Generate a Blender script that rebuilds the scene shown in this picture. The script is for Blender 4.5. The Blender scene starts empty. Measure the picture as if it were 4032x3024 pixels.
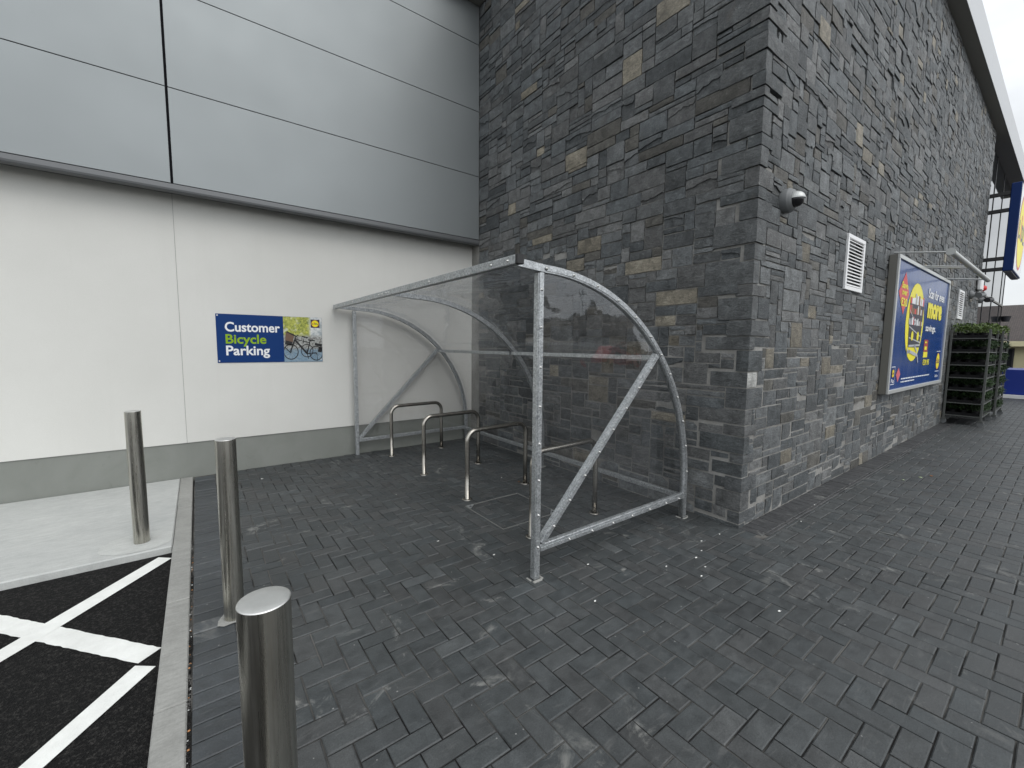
import bpy, math, random
from mathutils import Vector, Matrix
rad = math.radians
SC = bpy.context.scene
COL = SC.collection

# ------------------------------------------------------------------ camera
F_PX, YAW, PITCH, ROLL = 1656.75, 0.641893, 0.0906978, 0.0086941
CAM = Vector((-3.79413, -1.69165, 1.6))
fw = Vector((math.sin(YAW)*math.cos(PITCH), math.cos(YAW)*math.cos(PITCH), -math.sin(PITCH)))
rt = Vector((math.cos(YAW), -math.sin(YAW), 0)); up = rt.cross(fw)
r2 = rt*math.cos(ROLL)+up*math.sin(ROLL); u2 = up*math.cos(ROLL)-rt*math.sin(ROLL)
cd = bpy.data.cameras.new('camera'); cam = bpy.data.objects.new('camera', cd); COL.objects.link(cam)
M = Matrix((r2, u2, -fw)).transposed().to_4x4(); M.translation = CAM
cam.matrix_world = M
cd.sensor_width = 36; cd.lens = 36*F_PX/4032; cd.clip_start = .05; cd.clip_end = 600
SC.camera = cam

# ------------------------------------------------------------------ world: overcast sky
SUN_EL, SUN_AZ = rad(50), rad(178)       # azimuth measured clockwise from +Y: behind the viewer's right shoulder
W = bpy.data.worlds.new('World'); SC.world = W; W.use_nodes = True
nt = W.node_tree; nt.nodes.clear()
def wn(t, **k):
    n = nt.nodes.new(t)
    for a, b in k.items(): setattr(n, a, b)
    return n
sky = wn('ShaderNodeTexSky', sky_type='NISHITA', sun_disc=False, sun_elevation=SUN_EL, sun_rotation=SUN_AZ)
tc = wn('ShaderNodeTexCoord')
sdir = Vector((math.sin(SUN_AZ)*math.cos(SUN_EL), math.cos(SUN_AZ)*math.cos(SUN_EL), math.sin(SUN_EL)))
dot = wn('ShaderNodeVectorMath', operation='DOT_PRODUCT'); dot.inputs[1].default_value = sdir
nt.links.new(tc.outputs['Generated'], dot.inputs[0])
mr = wn('ShaderNodeMapRange'); mr.inputs[1].default_value = -.35; mr.inputs[2].default_value = 1
mr.inputs[3].default_value = 5.0; mr.inputs[4].default_value = 19.5
nt.links.new(dot.outputs['Value'], mr.inputs[0])
mp = wn('ShaderNodeMapping'); mp.inputs['Scale'].default_value = (1, 1, 2.6)
nt.links.new(tc.outputs['Generated'], mp.inputs[0])
nz = wn('ShaderNodeTexNoise'); nz.inputs['Scale'].default_value = 2.6; nz.inputs['Detail'].default_value = 5
nz.inputs['Roughness'].default_value = .55
nt.links.new(mp.outputs[0], nz.inputs['Vector'])
cr = wn('ShaderNodeMapRange'); cr.inputs[1].default_value = .3; cr.inputs[2].default_value = .7
cr.inputs[3].default_value = .80; cr.inputs[4].default_value = 1.12
nt.links.new(nz.outputs['Fac'], cr.inputs[0])
mul = wn('ShaderNodeMath', operation='MULTIPLY')
nt.links.new(mr.outputs[0], mul.inputs[0]); nt.links.new(cr.outputs[0], mul.inputs[1])
cmb = wn('ShaderNodeVectorMath', operation='SCALE'); cmb.inputs[0].default_value = (.965, .995, 1.02)
nt.links.new(mul.outputs[0], cmb.inputs['Scale'])
mix = wn('ShaderNodeMix', data_type='RGBA'); mix.inputs[0].default_value = .88
nt.links.new(sky.outputs[0], mix.inputs[6]); nt.links.new(cmb.outputs[0], mix.inputs[7])
bg = wn('ShaderNodeBackground'); bg.inputs[1].default_value = .1
nt.links.new(mix.outputs[2], bg.inputs[0])
out = wn('ShaderNodeOutputWorld'); nt.links.new(bg.outputs[0], out.inputs[0])

ld = bpy.data.lights.new('sun', 'SUN'); ld.energy = .85; ld.angle = rad(35); ld.color = (1, .97, .93)
lo = bpy.data.objects.new('sun', ld); COL.objects.link(lo)
lo.rotation_euler = (-sdir).to_track_quat('-Z', 'Y').to_euler(); lo.location = (-10, -15, 20)

SC.view_settings.view_transform = 'Standard'; SC.view_settings.look = 'None'
SC.view_settings.exposure = 0.0; SC.view_settings.gamma = 1
try:
    SC.cycles.max_bounces = 10; SC.cycles.transparent_max_bounces = 24
    SC.cycles.caustics_reflective = False; SC.cycles.caustics_refractive = False
    SC.cycles.sample_clamp_indirect = 6
except Exception: pass

# ------------------------------------------------------------------ helpers
class MB:
    """collects shapes, links them as one mesh object"""
    def __init__(s): s.v = []; s.f = []; s.m = []; s.sm = []; s.c = []; s.cur = (1, 1, 1, 1)
    def vs(s, pts):
        n = len(s.v); s.v += [tuple(p) for p in pts]; s.c += [s.cur]*len(pts); return n
    def face(s, idx, m=0, sm=False): s.f.append(tuple(idx)); s.m.append(m); s.sm.append(sm)
    def poly(s, pts, m=0, sm=False):
        n = s.vs(pts); s.face(range(n, n+len(pts)), m, sm)
    def box(s, a, b, m=0, bev=0.0):
        x0, y0, z0 = [min(p, q) for p, q in zip(a, b)]; x1, y1, z1 = [max(p, q) for p, q in zip(a, b)]
        if bev <= 0:
            n = s.vs([(x0,y0,z0),(x1,y0,z0),(x1,y1,z0),(x0,y1,z0),(x0,y0,z1),(x1,y0,z1),(x1,y1,z1),(x0,y1,z1)])
            for q in ((0,3,2,1),(4,5,6,7),(0,1,5,4),(1,2,6,5),(2,3,7,6),(3,0,4,7)): s.face([n+i for i in q], m)
            return
        B = min(bev, (x1-x0)/2.2, (y1-y0)/2.2, (z1-z0)/2.2)
        lv = []
        for z, i in ((z0, B), (z0+B, 0), (z1-B, 0), (z1, B)):
            o = B
            X0, X1, Y0, Y1 = x0+i, x1-i, y0+i, y1-i
            if i: ring = [(X0,Y0),(X1,Y0),(X1,Y1),(X0,Y1)]; ring = [p for p in ring for _ in (0, 1)]
            else: ring = [(x0,y0+o),(x0+o,y0),(x1-o,y0),(x1,y0+o),(x1,y1-o),(x1-o,y1),(x0+o,y1),(x0,y1-o)]
            lv.append(s.vs([(p[0], p[1], z) for p in ring]))
        b, c, d, t = lv
        s.face([b+6, b+4, b+2, b], m); s.face([t, t+2, t+4, t+6], m)
        for k in range(8):
            k2 = (k+1) % 8
            s.face([c+k, c+k2, d+k2, d+k], m)
            if k % 2 == 0:
                s.face([b+k, c+k2, c+k], m); s.face([d+k, d+k2, t+k], m)
            else:
                s.face([b+k, b+k2, c+k2, c+k], m); s.face([d+k, d+k2, t+k2, t+k], m)
    def prism(s, prof, ax, a, b, m=0, sm=False):
        """profile (list of 2D) extruded along axis ax from a to b"""
        def P(q, t):
            if ax == 0: return (t, q[0], q[1])
            if ax == 1: return (q[0], t, q[1])
            return (q[0], q[1], t)
        n = len(prof); i = s.vs([P(q, a) for q in prof]); j = s.vs([P(q, b) for q in prof])
        s.face([i+k for k in range(n)][::-1], m); s.face([j+k for k in range(n)], m)
        for k in range(n): s.face([i+k, i+(k+1) % n, j+(k+1) % n, j+k], m, sm)
    def cyl(s, p0, p1, r0, r1=None, n=16, m=0, caps=True, sm=True):
        r1 = r0 if r1 is None else r1
        p0 = Vector(p0); p1 = Vector(p1); d = (p1-p0).normalized()
        a = d.orthogonal().normalized(); b = d.cross(a)
        i = s.vs([p0+(a*math.cos(2*math.pi*k/n)+b*math.sin(2*math.pi*k/n))*r0 for k in range(n)])
        j = s.vs([p1+(a*math.cos(2*math.pi*k/n)+b*math.sin(2*math.pi*k/n))*r1 for k in range(n)])
        for k in range(n): s.face([i+k, i+(k+1) % n, j+(k+1) % n, j+k], m, sm)
        if caps:
            i2 = s.vs(s.v[i:i+n]); j2 = s.vs(s.v[j:j+n])
            s.face([i2+k for k in range(n)][::-1], m); s.face([j2+k for k in range(n)], m)
    def lathe(s, c, prof, axis=(0, 0, 1), n=32, m=0, sm=True):
        """profile [(r, h)] turned round axis through c"""
        c = Vector(c); d = Vector(axis).normalized(); a = d.orthogonal().normalized(); b = d.cross(a); rings = []
        for r, h in prof:
            rings.append(s.vs([c+d*h+(a*math.cos(2*math.pi*k/n)+b*math.sin(2*math.pi*k/n))*max(r, 1e-4) for k in range(n)]))
        for i, j in zip(rings, rings[1:]):
            for k in range(n): s.face([i+k, i+(k+1) % n, j+(k+1) % n, j+k], m, sm)
    def tube(s, pts, r, n=14, m=0):
        pts = [Vector(p) for p in pts]; rings = []; ref = None
        for i, p in enumerate(pts):
            d = (pts[min(i+1, len(pts)-1)]-pts[max(i-1, 0)]).normalized()
            a = (d.orthogonal() if ref is None else ref-d*ref.dot(d)).normalized(); ref = a; b = d.cross(a)
            rings.append(s.vs([p+(a*math.cos(2*math.pi*k/n)+b*math.sin(2*math.pi*k/n))*r for k in range(n)]))
        for i, j in zip(rings, rings[1:]):
            for k in range(n): s.face([i+k, i+(k+1) % n, j+(k+1) % n, j+k], m, True)
        for rg in (rings[0], rings[-1]): s.face([rg+k for k in range(n)], m)
    def build(s, name, mat, parent=None, loc=None, attr=False):
        me = bpy.data.meshes.new(name)
        off = Vector((0, 0, 0)); p = parent
        while p is not None: off += p.location; p = p.parent
        if loc is not None and parent is None: off = Vector(loc)
        me.from_pydata([tuple(Vector(v)-off) for v in s.v], [], s.f)
        for mm in (mat if isinstance(mat, (list, tuple)) else [mat]): me.materials.append(mm)
        me.polygons.foreach_set('material_index', s.m); me.polygons.foreach_set('use_smooth', s.sm)
        if attr:
            at = me.color_attributes.new('tone', 'FLOAT_COLOR', 'POINT')
            at.data.foreach_set('color', [x for c in s.c for x in c])
        me.update()
        o = bpy.data.objects.new(name, me); COL.objects.link(o)
        if parent is not None: o.parent = parent
        elif loc is not None: o.location = loc
        return o

def tag(o, label=None, cat=None, group=None, kind=None):
    if label: o['label'] = label
    if cat: o['category'] = cat
    if group: o['group'] = group
    if kind: o['kind'] = kind
    return o
def thing(name, label, cat, loc, group=None):
    o = bpy.data.objects.new(name, None); COL.objects.link(o); o.location = loc; o.empty_display_size = .1
    return tag(o, label, cat, group)
def copy_tree(o, parent=None, kids=None):
    c = o.copy(); COL.objects.link(c)
    if parent is not None: c.parent = parent
    for ch in [x for x in COL.objects if x.parent is o]: copy_tree(ch, c)
    return c

def mat(name, color=(.5, .5, .5), rough=.6, metal=0.0, spec=.5, fn=None, **kw):
    m = bpy.data.materials.new(name); m.use_nodes = True
    N = m.node_tree.nodes; L = m.node_tree.links; b = N['Principled BSDF']
    b.inputs['Base Color'].default_value = (*color, 1); b.inputs['Roughness'].default_value = rough
    b.inputs['Metallic'].default_value = metal; b.inputs['Specular IOR Level'].default_value = spec
    for k, v in kw.items(): b.inputs[k.replace('_', ' ')].default_value = v
    if fn: fn(N, L, b)
    return m
def node(N, t, ins=None, **k):
    n = N.new(t)
    for a, b in k.items(): setattr(n, a, b)
    for a, b in (ins or {}).items(): n.inputs[a].default_value = b
    return n
def coords(N, L, scale=(1, 1, 1), src='Object', rot=None):
    t = N.new('ShaderNodeTexCoord'); m = N.new('ShaderNodeMapping'); m.inputs['Scale'].default_value = scale
    if rot: m.inputs['Rotation'].default_value = rot
    L.new(t.outputs[src], m.inputs[0]); return m.outputs[0]
def noise(N, L, vec, scale, detail=4, rough=.55, dist=0):
    n = node(N, 'ShaderNodeTexNoise', {'Scale': scale, 'Detail': detail, 'Roughness': rough, 'Distortion': dist})
    L.new(vec, n.inputs['Vector']); return n.outputs['Fac']
def rng_(N, L, fac, a, b, c, d):
    n = node(N, 'ShaderNodeMapRange', {1: a, 2: b, 3: c, 4: d}); L.new(fac, n.inputs[0]); return n.outputs[0]
def mixc(N, L, fac, A, B, mode='MIX'):
    n = N.new('ShaderNodeMix'); n.data_type = 'RGBA'; n.blend_type = mode
    for i, x in ((0, fac), (6, A), (7, B)):
        if isinstance(x, (int, float)): n.inputs[i].default_value = x
        elif isinstance(x, tuple): n.inputs[i].default_value = (*x[:3], 1)
        else: L.new(x, n.inputs[i])
    return n.outputs[2]
def math_(N, L, op, a, b=None):
    n = N.new('ShaderNodeMath'); n.operation = op
    for i, x in enumerate((a, b)):
        if x is None: continue
        if isinstance(x, (int, float)): n.inputs[i].default_value = x
        else: L.new(x, n.inputs[i])
    return n.outputs[0]
def bump(N, L, b, h, strength, dist=.01, normal=None):
    n = node(N, 'ShaderNodeBump', {'Strength': strength, 'Distance': dist}); L.new(h, n.inputs['Height'])
    if normal is not None: L.new(normal, n.inputs['Normal'])
    if b is not None: L.new(n.outputs[0], b.inputs['Normal'])
    return n.outputs[0]

# ------------------------------------------------------------------ materials
def f_stone(N, L, b):
    at = node(N, 'ShaderNodeAttribute', attribute_name='tone')
    v = coords(N, L); sh = N.new('ShaderNodeVectorMath'); sh.operation = 'MULTIPLY_ADD'
    L.new(at.outputs['Alpha'], sh.inputs[0]); sh.inputs[1].default_value = (37, 53, 71); L.new(v, sh.inputs[2])
    vec = sh.outputs[0]
    big = noise(N, L, vec, 9, 5, .6, .6); fine = noise(N, L, vec, 70, 6, .7)
    st = N.new('ShaderNodeMapping'); st.inputs['Scale'].default_value = (1.2, 1.2, 4); st.inputs['Rotation'].default_value = (.25, .25, 0); L.new(vec, st.inputs[0])
    streak = noise(N, L, st.outputs[0], 16, 7, .75, .8)
    k1 = rng_(N, L, big, .3, .7, .62, 1.36); k2 = rng_(N, L, streak, .3, .7, .62, 1.38); k3 = rng_(N, L, fine, .25, .75, .62, 1.4)
    k = math_(N, L, 'MULTIPLY', math_(N, L, 'MULTIPLY', k1, k2), k3)
    c = mixc(N, L, 1.0, at.outputs['Color'], k, 'MULTIPLY')
    sp = noise(N, L, vec, 26, 7, .75, 1.0); spm = rng_(N, L, sp, .60, .70, 0, .6)
    c = mixc(N, L, spm, c, (.38, .38, .36))
    rs = noise(N, L, vec, 5, 3, .5, .4); rm = rng_(N, L, rs, .62, .78, 0, .45)
    c = mixc(N, L, math_(N, L, 'MULTIPLY', rm, .7), c, (.12, .105, .085))
    L.new(c, b.inputs['Base Color'])
    h = math_(N, L, 'ADD', math_(N, L, 'MULTIPLY', big, 1.0), math_(N, L, 'ADD', math_(N, L, 'MULTIPLY', streak, .9), math_(N, L, 'MULTIPLY', fine, .3)))
    bump(N, L, b, h, 1.0, .016)
    L.new(rng_(N, L, streak, .3, .7, .48, .75), b.inputs['Roughness'])
M_stone = mat('slate_stone', spec=.35, fn=f_stone)
def f_mortar(N, L, b):
    v = coords(N, L); n = noise(N, L, v, 40, 5, .7); n2 = noise(N, L, v, 3, 3)
    c = mixc(N, L, n, (.20, .197, .186), (.44, .435, .415)); c = mixc(N, L, rng_(N, L, n2, .35, .65, 0, .6), c, (.13, .122, .11))
    L.new(c, b.inputs['Base Color']); bump(N, L, b, n, .6, .006)
M_mortar = mat('mortar', rough=.95, spec=.2, fn=f_mortar)
def f_paver(N, L, b):
    at = node(N, 'ShaderNodeAttribute', attribute_name='tone'); v = coords(N, L)
    fine = noise(N, L, v, 160, 5, .7); mid = noise(N, L, v, 13, 5, .6, .4); big = noise(N, L, v, 1.1, 4, .6)
    st = N.new('ShaderNodeMapping'); st.inputs['Scale'].default_value = (1, 5, 1); st.inputs['Rotation'].default_value = (0, 0, .5); L.new(v, st.inputs[0])
    scuff = noise(N, L, st.outputs[0], 5.5, 6, .68, 1.6)
    k = math_(N, L, 'MULTIPLY', rng_(N, L, fine, .25, .75, .6, 1.42), math_(N, L, 'MULTIPLY', rng_(N, L, mid, .3, .7, .74, 1.26), rng_(N, L, big, .35, .65, .86, 1.14)))
    c = mixc(N, L, 1.0, at.outputs['Color'], k, 'MULTIPLY')
    c = mixc(N, L, rng_(N, L, scuff, .56, .76, 0, .5), c, (.13, .13, .127))
    # cement smears: pale worn patches
    s1 = noise(N, L, v, 4.2, 7, .7, .8); s2 = noise(N, L, v, .8, 2, .5)
    sm = math_(N, L, 'MULTIPLY', rng_(N, L, s1, .59, .70, 0, .8), rng_(N, L, s2, .45, .56, 0, 1))
    c = mixc(N, L, sm, c, (.25, .25, .235))
    vo = node(N, 'ShaderNodeTexVoronoi', {'Scale': 26, 'Randomness': 1}, feature='F1'); L.new(v, vo.inputs['Vector'])
    vc = N.new('ShaderNodeSeparateColor'); L.new(vo.outputs['Color'], vc.inputs[0])
    dotm = math_(N, L, 'MULTIPLY', math_(N, L, 'LESS_THAN', vo.outputs['Distance'], math_(N, L, 'MULTIPLY', vc.outputs[1], .13)), math_(N, L, 'GREATER_THAN', vc.outputs[0], .72))
    c = mixc(N, L, math_(N, L, 'MULTIPLY', dotm, .7), c, (.3, .3, .29))
    dk = noise(N, L, v, 2.1, 4, .6, .5); c = mixc(N, L, rng_(N, L, dk, .6, .75, 0, .3), c, (.026, .027, .027))
    L.new(c, b.inputs['Base Color']); bump(N, L, b, math_(N, L, 'ADD', fine, mid), .35, .004)
    L.new(rng_(N, L, mid, .3, .7, .42, .68), b.inputs['Roughness'])
M_paver = mat('charcoal_block', spec=.52, fn=f_paver)
def f_joint(N, L, b):
    v = coords(N, L); n = noise(N, L, v, 30, 4, .7); n2 = noise(N, L, v, 2.5, 3)
    c = mixc(N, L, n, (.010, .010, .010), (.03, .029, .028)); c = mixc(N, L, rng_(N, L, n2, .42, .6, 0, .75), c, (.17, .165, .155))
    L.new(c, b.inputs['Base Color'])
M_joint = mat('joint_sand', rough=1, spec=.1, fn=f_joint)
def f_asphalt(N, L, b):
    v = coords(N, L); vo = node(N, 'ShaderNodeTexVoronoi', {'Scale': 130}); L.new(v, vo.inputs['Vector'])
    n = noise(N, L, v, 60, 5, .75)
    c = mixc(N, L, rng_(N, L, n, .5, .72, 0, 1), (.005, .005, .0052), (.065, .062, .058)); L.new(c, b.inputs['Base Color'])
    bump(N, L, b, math_(N, L, 'ADD', vo.outputs['Distance'], n), 1.0, .012)
M_asph = mat('asphalt', rough=.9, spec=.25, fn=f_asphalt)
def f_paint(N, L, b):
    v = coords(N, L); n = noise(N, L, v, 90, 5, .7); n2 = noise(N, L, v, 6, 5, .7)
    c = mixc(N, L, rng_(N, L, n2, .35, .75, 0, .5), (.84, .85, .82), (.52, .52, .49)); c = mixc(N, L, rng_(N, L, n, .68, .8, 0, .5), c, (.2, .2, .2))
    L.new(c, b.inputs['Base Color']); bump(N, L, b, n, .5, .004)
M_paint = mat('road_paint', rough=.7, fn=f_paint)
def f_conc(c0, c1, sc=1.0):
    def f(N, L, b):
        v = coords(N, L); n = noise(N, L, v, 120*sc, 5, .75); n2 = noise(N, L, v, 3.0, 6, .65, .5)
        st = N.new('ShaderNodeMapping'); st.inputs['Scale'].default_value = (1, 6, 1); st.inputs['Rotation'].default_value = (0, 0, -.12); L.new(v, st.inputs[0])
        n3 = noise(N, L, st.outputs[0], 7, 6, .7, .8); n2 = math_(N, L, 'ADD', math_(N, L, 'MULTIPLY', n2, .6), math_(N, L, 'MULTIPLY', noise(N, L, v, 14, 6, .7), .4))
        k = math_(N, L, 'MULTIPLY', rng_(N, L, n, .25, .75, .86, 1.12), rng_(N, L, n3, .3, .7, .88, 1.1))
        c = mixc(N, L, rng_(N, L, n2, .3, .7, 0, 1), c0, c1); c = mixc(N, L, 1.0, c, k, 'MULTIPLY')
        L.new(c, b.inputs['Base Color']); bump(N, L, b, math_(N, L, 'ADD', n, n3), .35, .004)
    return f
M_pad = mat('pale_concrete', rough=.85, spec=.3, fn=f_conc((.42, .43, .42), (.53, .54, .52)))
M_patch = mat('pale_grout', rough=.9, spec=.3, fn=f_conc((.47, .48, .46), (.56, .57, .55)))
M_kerb = mat('kerb_concrete', rough=.9, spec=.3, fn=f_conc((.25, .25, .235), (.36, .36, .34), .7))
def f_render(N, L, b):
    v = coords(N, L); n = noise(N, L, v, 170, 4, .7); n2 = noise(N, L, v, .7, 4, .6)
    st = N.new('ShaderNodeMapping'); st.inputs['Scale'].default_value = (3.5, 1, .22); L.new(v, st.inputs[0]); n4 = noise(N, L, st.outputs[0], 1.6, 5, .65)
    c = mixc(N, L, rng_(N, L, n2, .3, .7, 0, 1), (.665, .66, .625), (.73, .725, .69)); c = mixc(N, L, rng_(N, L, n4, .55, .78, 0, .10), c, (.52, .515, .47)); c = mixc(N, L, rng_(N, L, n, .3, .7, 0, .16), c, (.5, .5, .46))
    L.new(c, b.inputs['Base Color']); bump(N, L, b, n, .5, .004)
M_render = mat('white_render', rough=.95, spec=.2, fn=f_render)
def f_plinth(N, L, b):
    v = coords(N, L); n = noise(N, L, v, 150, 4, .7); n2 = noise(N, L, v, 2, 5, .6, 1)
    c = mixc(N, L, rng_(N, L, n2, .3, .7, 0, 1), (.215, .225, .205), (.25, .26, .24)); sc = noise(N, L, v, 5, 6, .75, 1.5); c = mixc(N, L, rng_(N, L, sc, .6, .75, 0, .4), c, (.12, .12, .105)); L.new(c, b.inputs['Base Color']); bump(N, L, b, n, .35, .004)
M_plinth = mat('grey_render', rough=.85, spec=.3, fn=f_plinth)
def f_clad(N, L, b):
    v = coords(N, L); n = noise(N, L, v, 1.2, 2, .5); n2 = noise(N, L, v, 400, 2, .6)
    L.new(rng_(N, L, n, .3, .7, .46, .54), b.inputs['Roughness'])
    bump(N, L, b, n, .12, .05)
M_clad = mat('silver_cladding', (.27, .29, .295), .5, .55, fn=f_clad)
M_trim = mat('grey_trim', (.13, .135, .14), .45, .3)
M_gap = mat('dark_gap', (.008, .008, .01), .9, 0, .1)
M_soffit = mat('soffit_grey', (.26, .255, .235), .7)
M_fascia = mat('fascia_white', (.50, .51, .52), .45, .2)
def f_galv(N, L, b):
    v = coords(N, L); vo = node(N, 'ShaderNodeTexVoronoi', {'Scale': 120, 'Randomness': 1}); L.new(v, vo.inputs['Vector'])
    s = N.new('ShaderNodeSeparateColor'); L.new(vo.outputs['Color'], s.inputs[0]); n = noise(N, L, v, 18, 6, .7, .8)
    k = math_(N, L, 'ADD', math_(N, L, 'MULTIPLY', s.outputs[0], .5), math_(N, L, 'MULTIPLY', n, .7))
    c = mixc(N, L, rng_(N, L, k, .3, .95, 0, 1), (.27, .285, .295), (.64, .66, .67))
    L.new(c, b.inputs['Base Color']); L.new(rng_(N, L, s.outputs[1], 0, 1, .34, .6), b.inputs['Roughness'])
    bump(N, L, b, n, .25, .003)
M_galv = mat('galvanised_steel', (.5, .5, .5), .45, .8, fn=f_galv)
M_cap = mat('black_plastic', (.012, .012, .013), .5)
M_bolt = mat('zinc_bolt', (.6, .6, .58), .3, .9)
def f_steel(N, L, b):
    v = coords(N, L, (1, 1, .035)); n = noise(N, L, v, 42, 5, .68); v2 = coords(N, L, (1, 1, .5)); n2 = noise(N, L, v2, 5, 4, .6)
    c = mixc(N, L, rng_(N, L, n, .3, .7, 0, 1), (.35, .335, .29), (.66, .645, .59)); c = mixc(N, L, rng_(N, L, n2, .5, .75, 0, .35), c, (.16, .15, .12))
    L.new(c, b.inputs['Base Color']); L.new(rng_(N, L, n, .3, .7, .22, .34), b.inputs['Roughness'])
M_steel = mat('brushed_steel', (.4, .4, .4), .3, 1.0, fn=f_steel)
def f_top(N, L, b):
    v = coords(N, L); n = noise(N, L, v, 260, 4, .7); n2 = noise(N, L, v, 30, 4, .6)
    L.new(mixc(N, L, n2, (.56, .56, .54), (.74, .74, .72)), b.inputs['Base Color']); L.new(rng_(N, L, n, .3, .7, .35, .55), b.inputs['Roughness'])
    bump(N, L, b, n, .15, .001)
M_steel_top = mat('brushed_steel_top', (.6, .6, .6), .4, .9, fn=f_top)
def f_tubesteel(N, L, b):
    v = coords(N, L); n = noise(N, L, v, 12, 4, .6)
    L.new(mixc(N, L, n, (.30, .28, .25), (.46, .44, .40)), b.inputs['Base Color'])
M_hoop = mat('satin_steel', (.5, .48, .45), .27, 1.0, fn=f_tubesteel)
def panel_mat(name, tint, wav, fmul):
    m = bpy.data.materials.new(name); m.use_nodes = True; N = m.node_tree.nodes; L = m.node_tree.links; N.clear()
    o = N.new('ShaderNodeOutputMaterial'); t = node(N, 'ShaderNodeBsdfTransparent', {'Color': (*tint, 1)})
    g = node(N, 'ShaderNodeBsdfGlossy', {'Roughness': .03, 'Color': (.95, .97, 1, 1)})
    v = coords(N, L, (1, .35, 1)); n = noise(N, L, v, 2.2, 2, .4, 1.2)
    nm = bump(N, L, None, n, wav, .25); L.new(nm, g.inputs['Normal'])
    lw = node(N, 'ShaderNodeLayerWeight', {'Blend': .5}); p5 = math_(N, L, 'POWER', lw.outputs['Facing'], 4.5)
    fr = math_(N, L, 'ADD', math_(N, L, 'MULTIPLY', p5, .9), .045)
    d = node(N, 'ShaderNodeBsdfDiffuse', {'Color': (.5, .5, .5, 1)})
    v2 = coords(N, L, (1, 1, 1)); sc = noise(N, L, v2, 7, 6, .75, 3.0); haze = rng_(N, L, sc, .62, .8, 0.002, .06)
    m1 = N.new('ShaderNodeMixShader'); L.new(haze, m1.inputs[0]); L.new(t.outputs[0], m1.inputs[1]); L.new(d.outputs[0], m1.inputs[2])
    m2 = N.new('ShaderNodeMixShader'); L.new(math_(N, L, 'MULTIPLY', fr, fmul), m2.inputs[0]); L.new(m1.outputs[0], m2.inputs[1]); L.new(g.outputs[0], m2.inputs[2])
    L.new(m2.outputs[0], o.inputs[0]); return m
M_poly_side = panel_mat('clear_panel', (.98, .98, .98), .02, .8)
M_poly_roof = panel_mat('smoky_panel', (.915, .915, .915), .12, .8)
M_white = mat('white_paint', (.8, .8, .8), .4)
M_grey_pl = mat('grey_plastic', (.14, .147, .15), .5)
M_black = mat('black_gloss', (.01, .01, .012), .12)
M_dark = mat('dark_frame', (.02, .02, .022), .5)
M_blue = mat('sign_blue', (.006, .038, .16), .4, 0, .15)
M_blue2 = mat('sign_blue_side', (.006, .026, .12), .4, 0, .2)
M_yellow = mat('sign_yellow', (.86, .76, .01), .4)
M_red = mat('sign_red', (.62, .03, .03), .4)
M_lime = mat('sign_lime', (.26, .42, .015), .45, 0, .15)
M_letter = mat('sign_white', (.82, .83, .84), .45)
M_navy = mat('trolley_navy', (.02, .02, .04), .5)
M_wire = mat('trolley_grey', (.45, .47, .5), .4)
M_alu = mat('anodised_frame', (.2, .195, .175), .45, .5)
M_alu_w = mat('pale_frame', (.5, .51, .5), .4, .4)
M_rusty = mat('cart_steel', (.11, .115, .11), .55, .4)
M_leaf = None
def f_leaf(c0, c1):
    def f(N, L, b):
        v = coords(N, L); n = noise(N, L, v, 18, 3, .6)
        oi = N.new('ShaderNodeNewGeometry'); c = mixc(N, L, oi.outputs['Random Per Island'], c0, c1); c = mixc(N, L, rng_(N, L, n, .3, .7, 0, .5), c, (.02, .045, .012))
        L.new(c, b.inputs['Base Color'])
    return f
M_leaf = mat('leaf_green', rough=.55, fn=f_leaf((.025, .07, .015), (.09, .17, .03)))
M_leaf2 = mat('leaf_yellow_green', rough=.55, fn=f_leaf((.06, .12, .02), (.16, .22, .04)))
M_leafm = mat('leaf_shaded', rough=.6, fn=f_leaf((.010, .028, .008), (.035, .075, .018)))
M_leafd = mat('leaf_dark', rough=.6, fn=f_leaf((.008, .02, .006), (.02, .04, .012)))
M_tree = mat('tree_leaf', rough=.6, fn=f_leaf((.02, .045, .015), (.05, .09, .03)))
M_bark = mat('bark', (.06, .045, .035), .9)
M_pot = mat('pot_black', (.010, .010, .011), .7, 0, .2)
def f_glass(N, L, b):
    v = coords(N, L); n = noise(N, L, v, .6, 2); bump(N, L, b, n, .02, .1)
M_glass = mat('shop_glass', (.012, .015, .017), .02, 0, .8, fn=f_glass)
def f_tile(N, L, b):
    v = coords(N, L); w = node(N, 'ShaderNodeTexBrick', {'Scale': 3.0, 'Color1': (.055, .045, .042, 1), 'Color2': (.075, .06, .055, 1), 'Mortar': (.03, .025, .025, 1), 'Mortar Size': .02})
    L.new(v, w.inputs['Vector']); L.new(w.outputs['Color'], b.inputs['Base Color'])
M_roof = mat('brown_roof', rough=.8, fn=f_tile)
M_cream = mat('cream_render', (.62, .57, .36), .8)
M_creamf = mat('cream_fascia', (.75, .70, .45), .6)
M_pane = mat('window_pane', (.02, .022, .025), .08)
M_brick = mat('house_wall', (.30, .27, .23), .85)
M_carred = mat('car_red', (.5, .02, .02), .2)
M_litter = mat('white_scrap', (.75, .75, .72), .7)
M_bole = mat('wooden_pole', (.06, .05, .04), .9)
M_bluebox = mat('bay_blue', (.008, .03, .25), .4)

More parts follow.
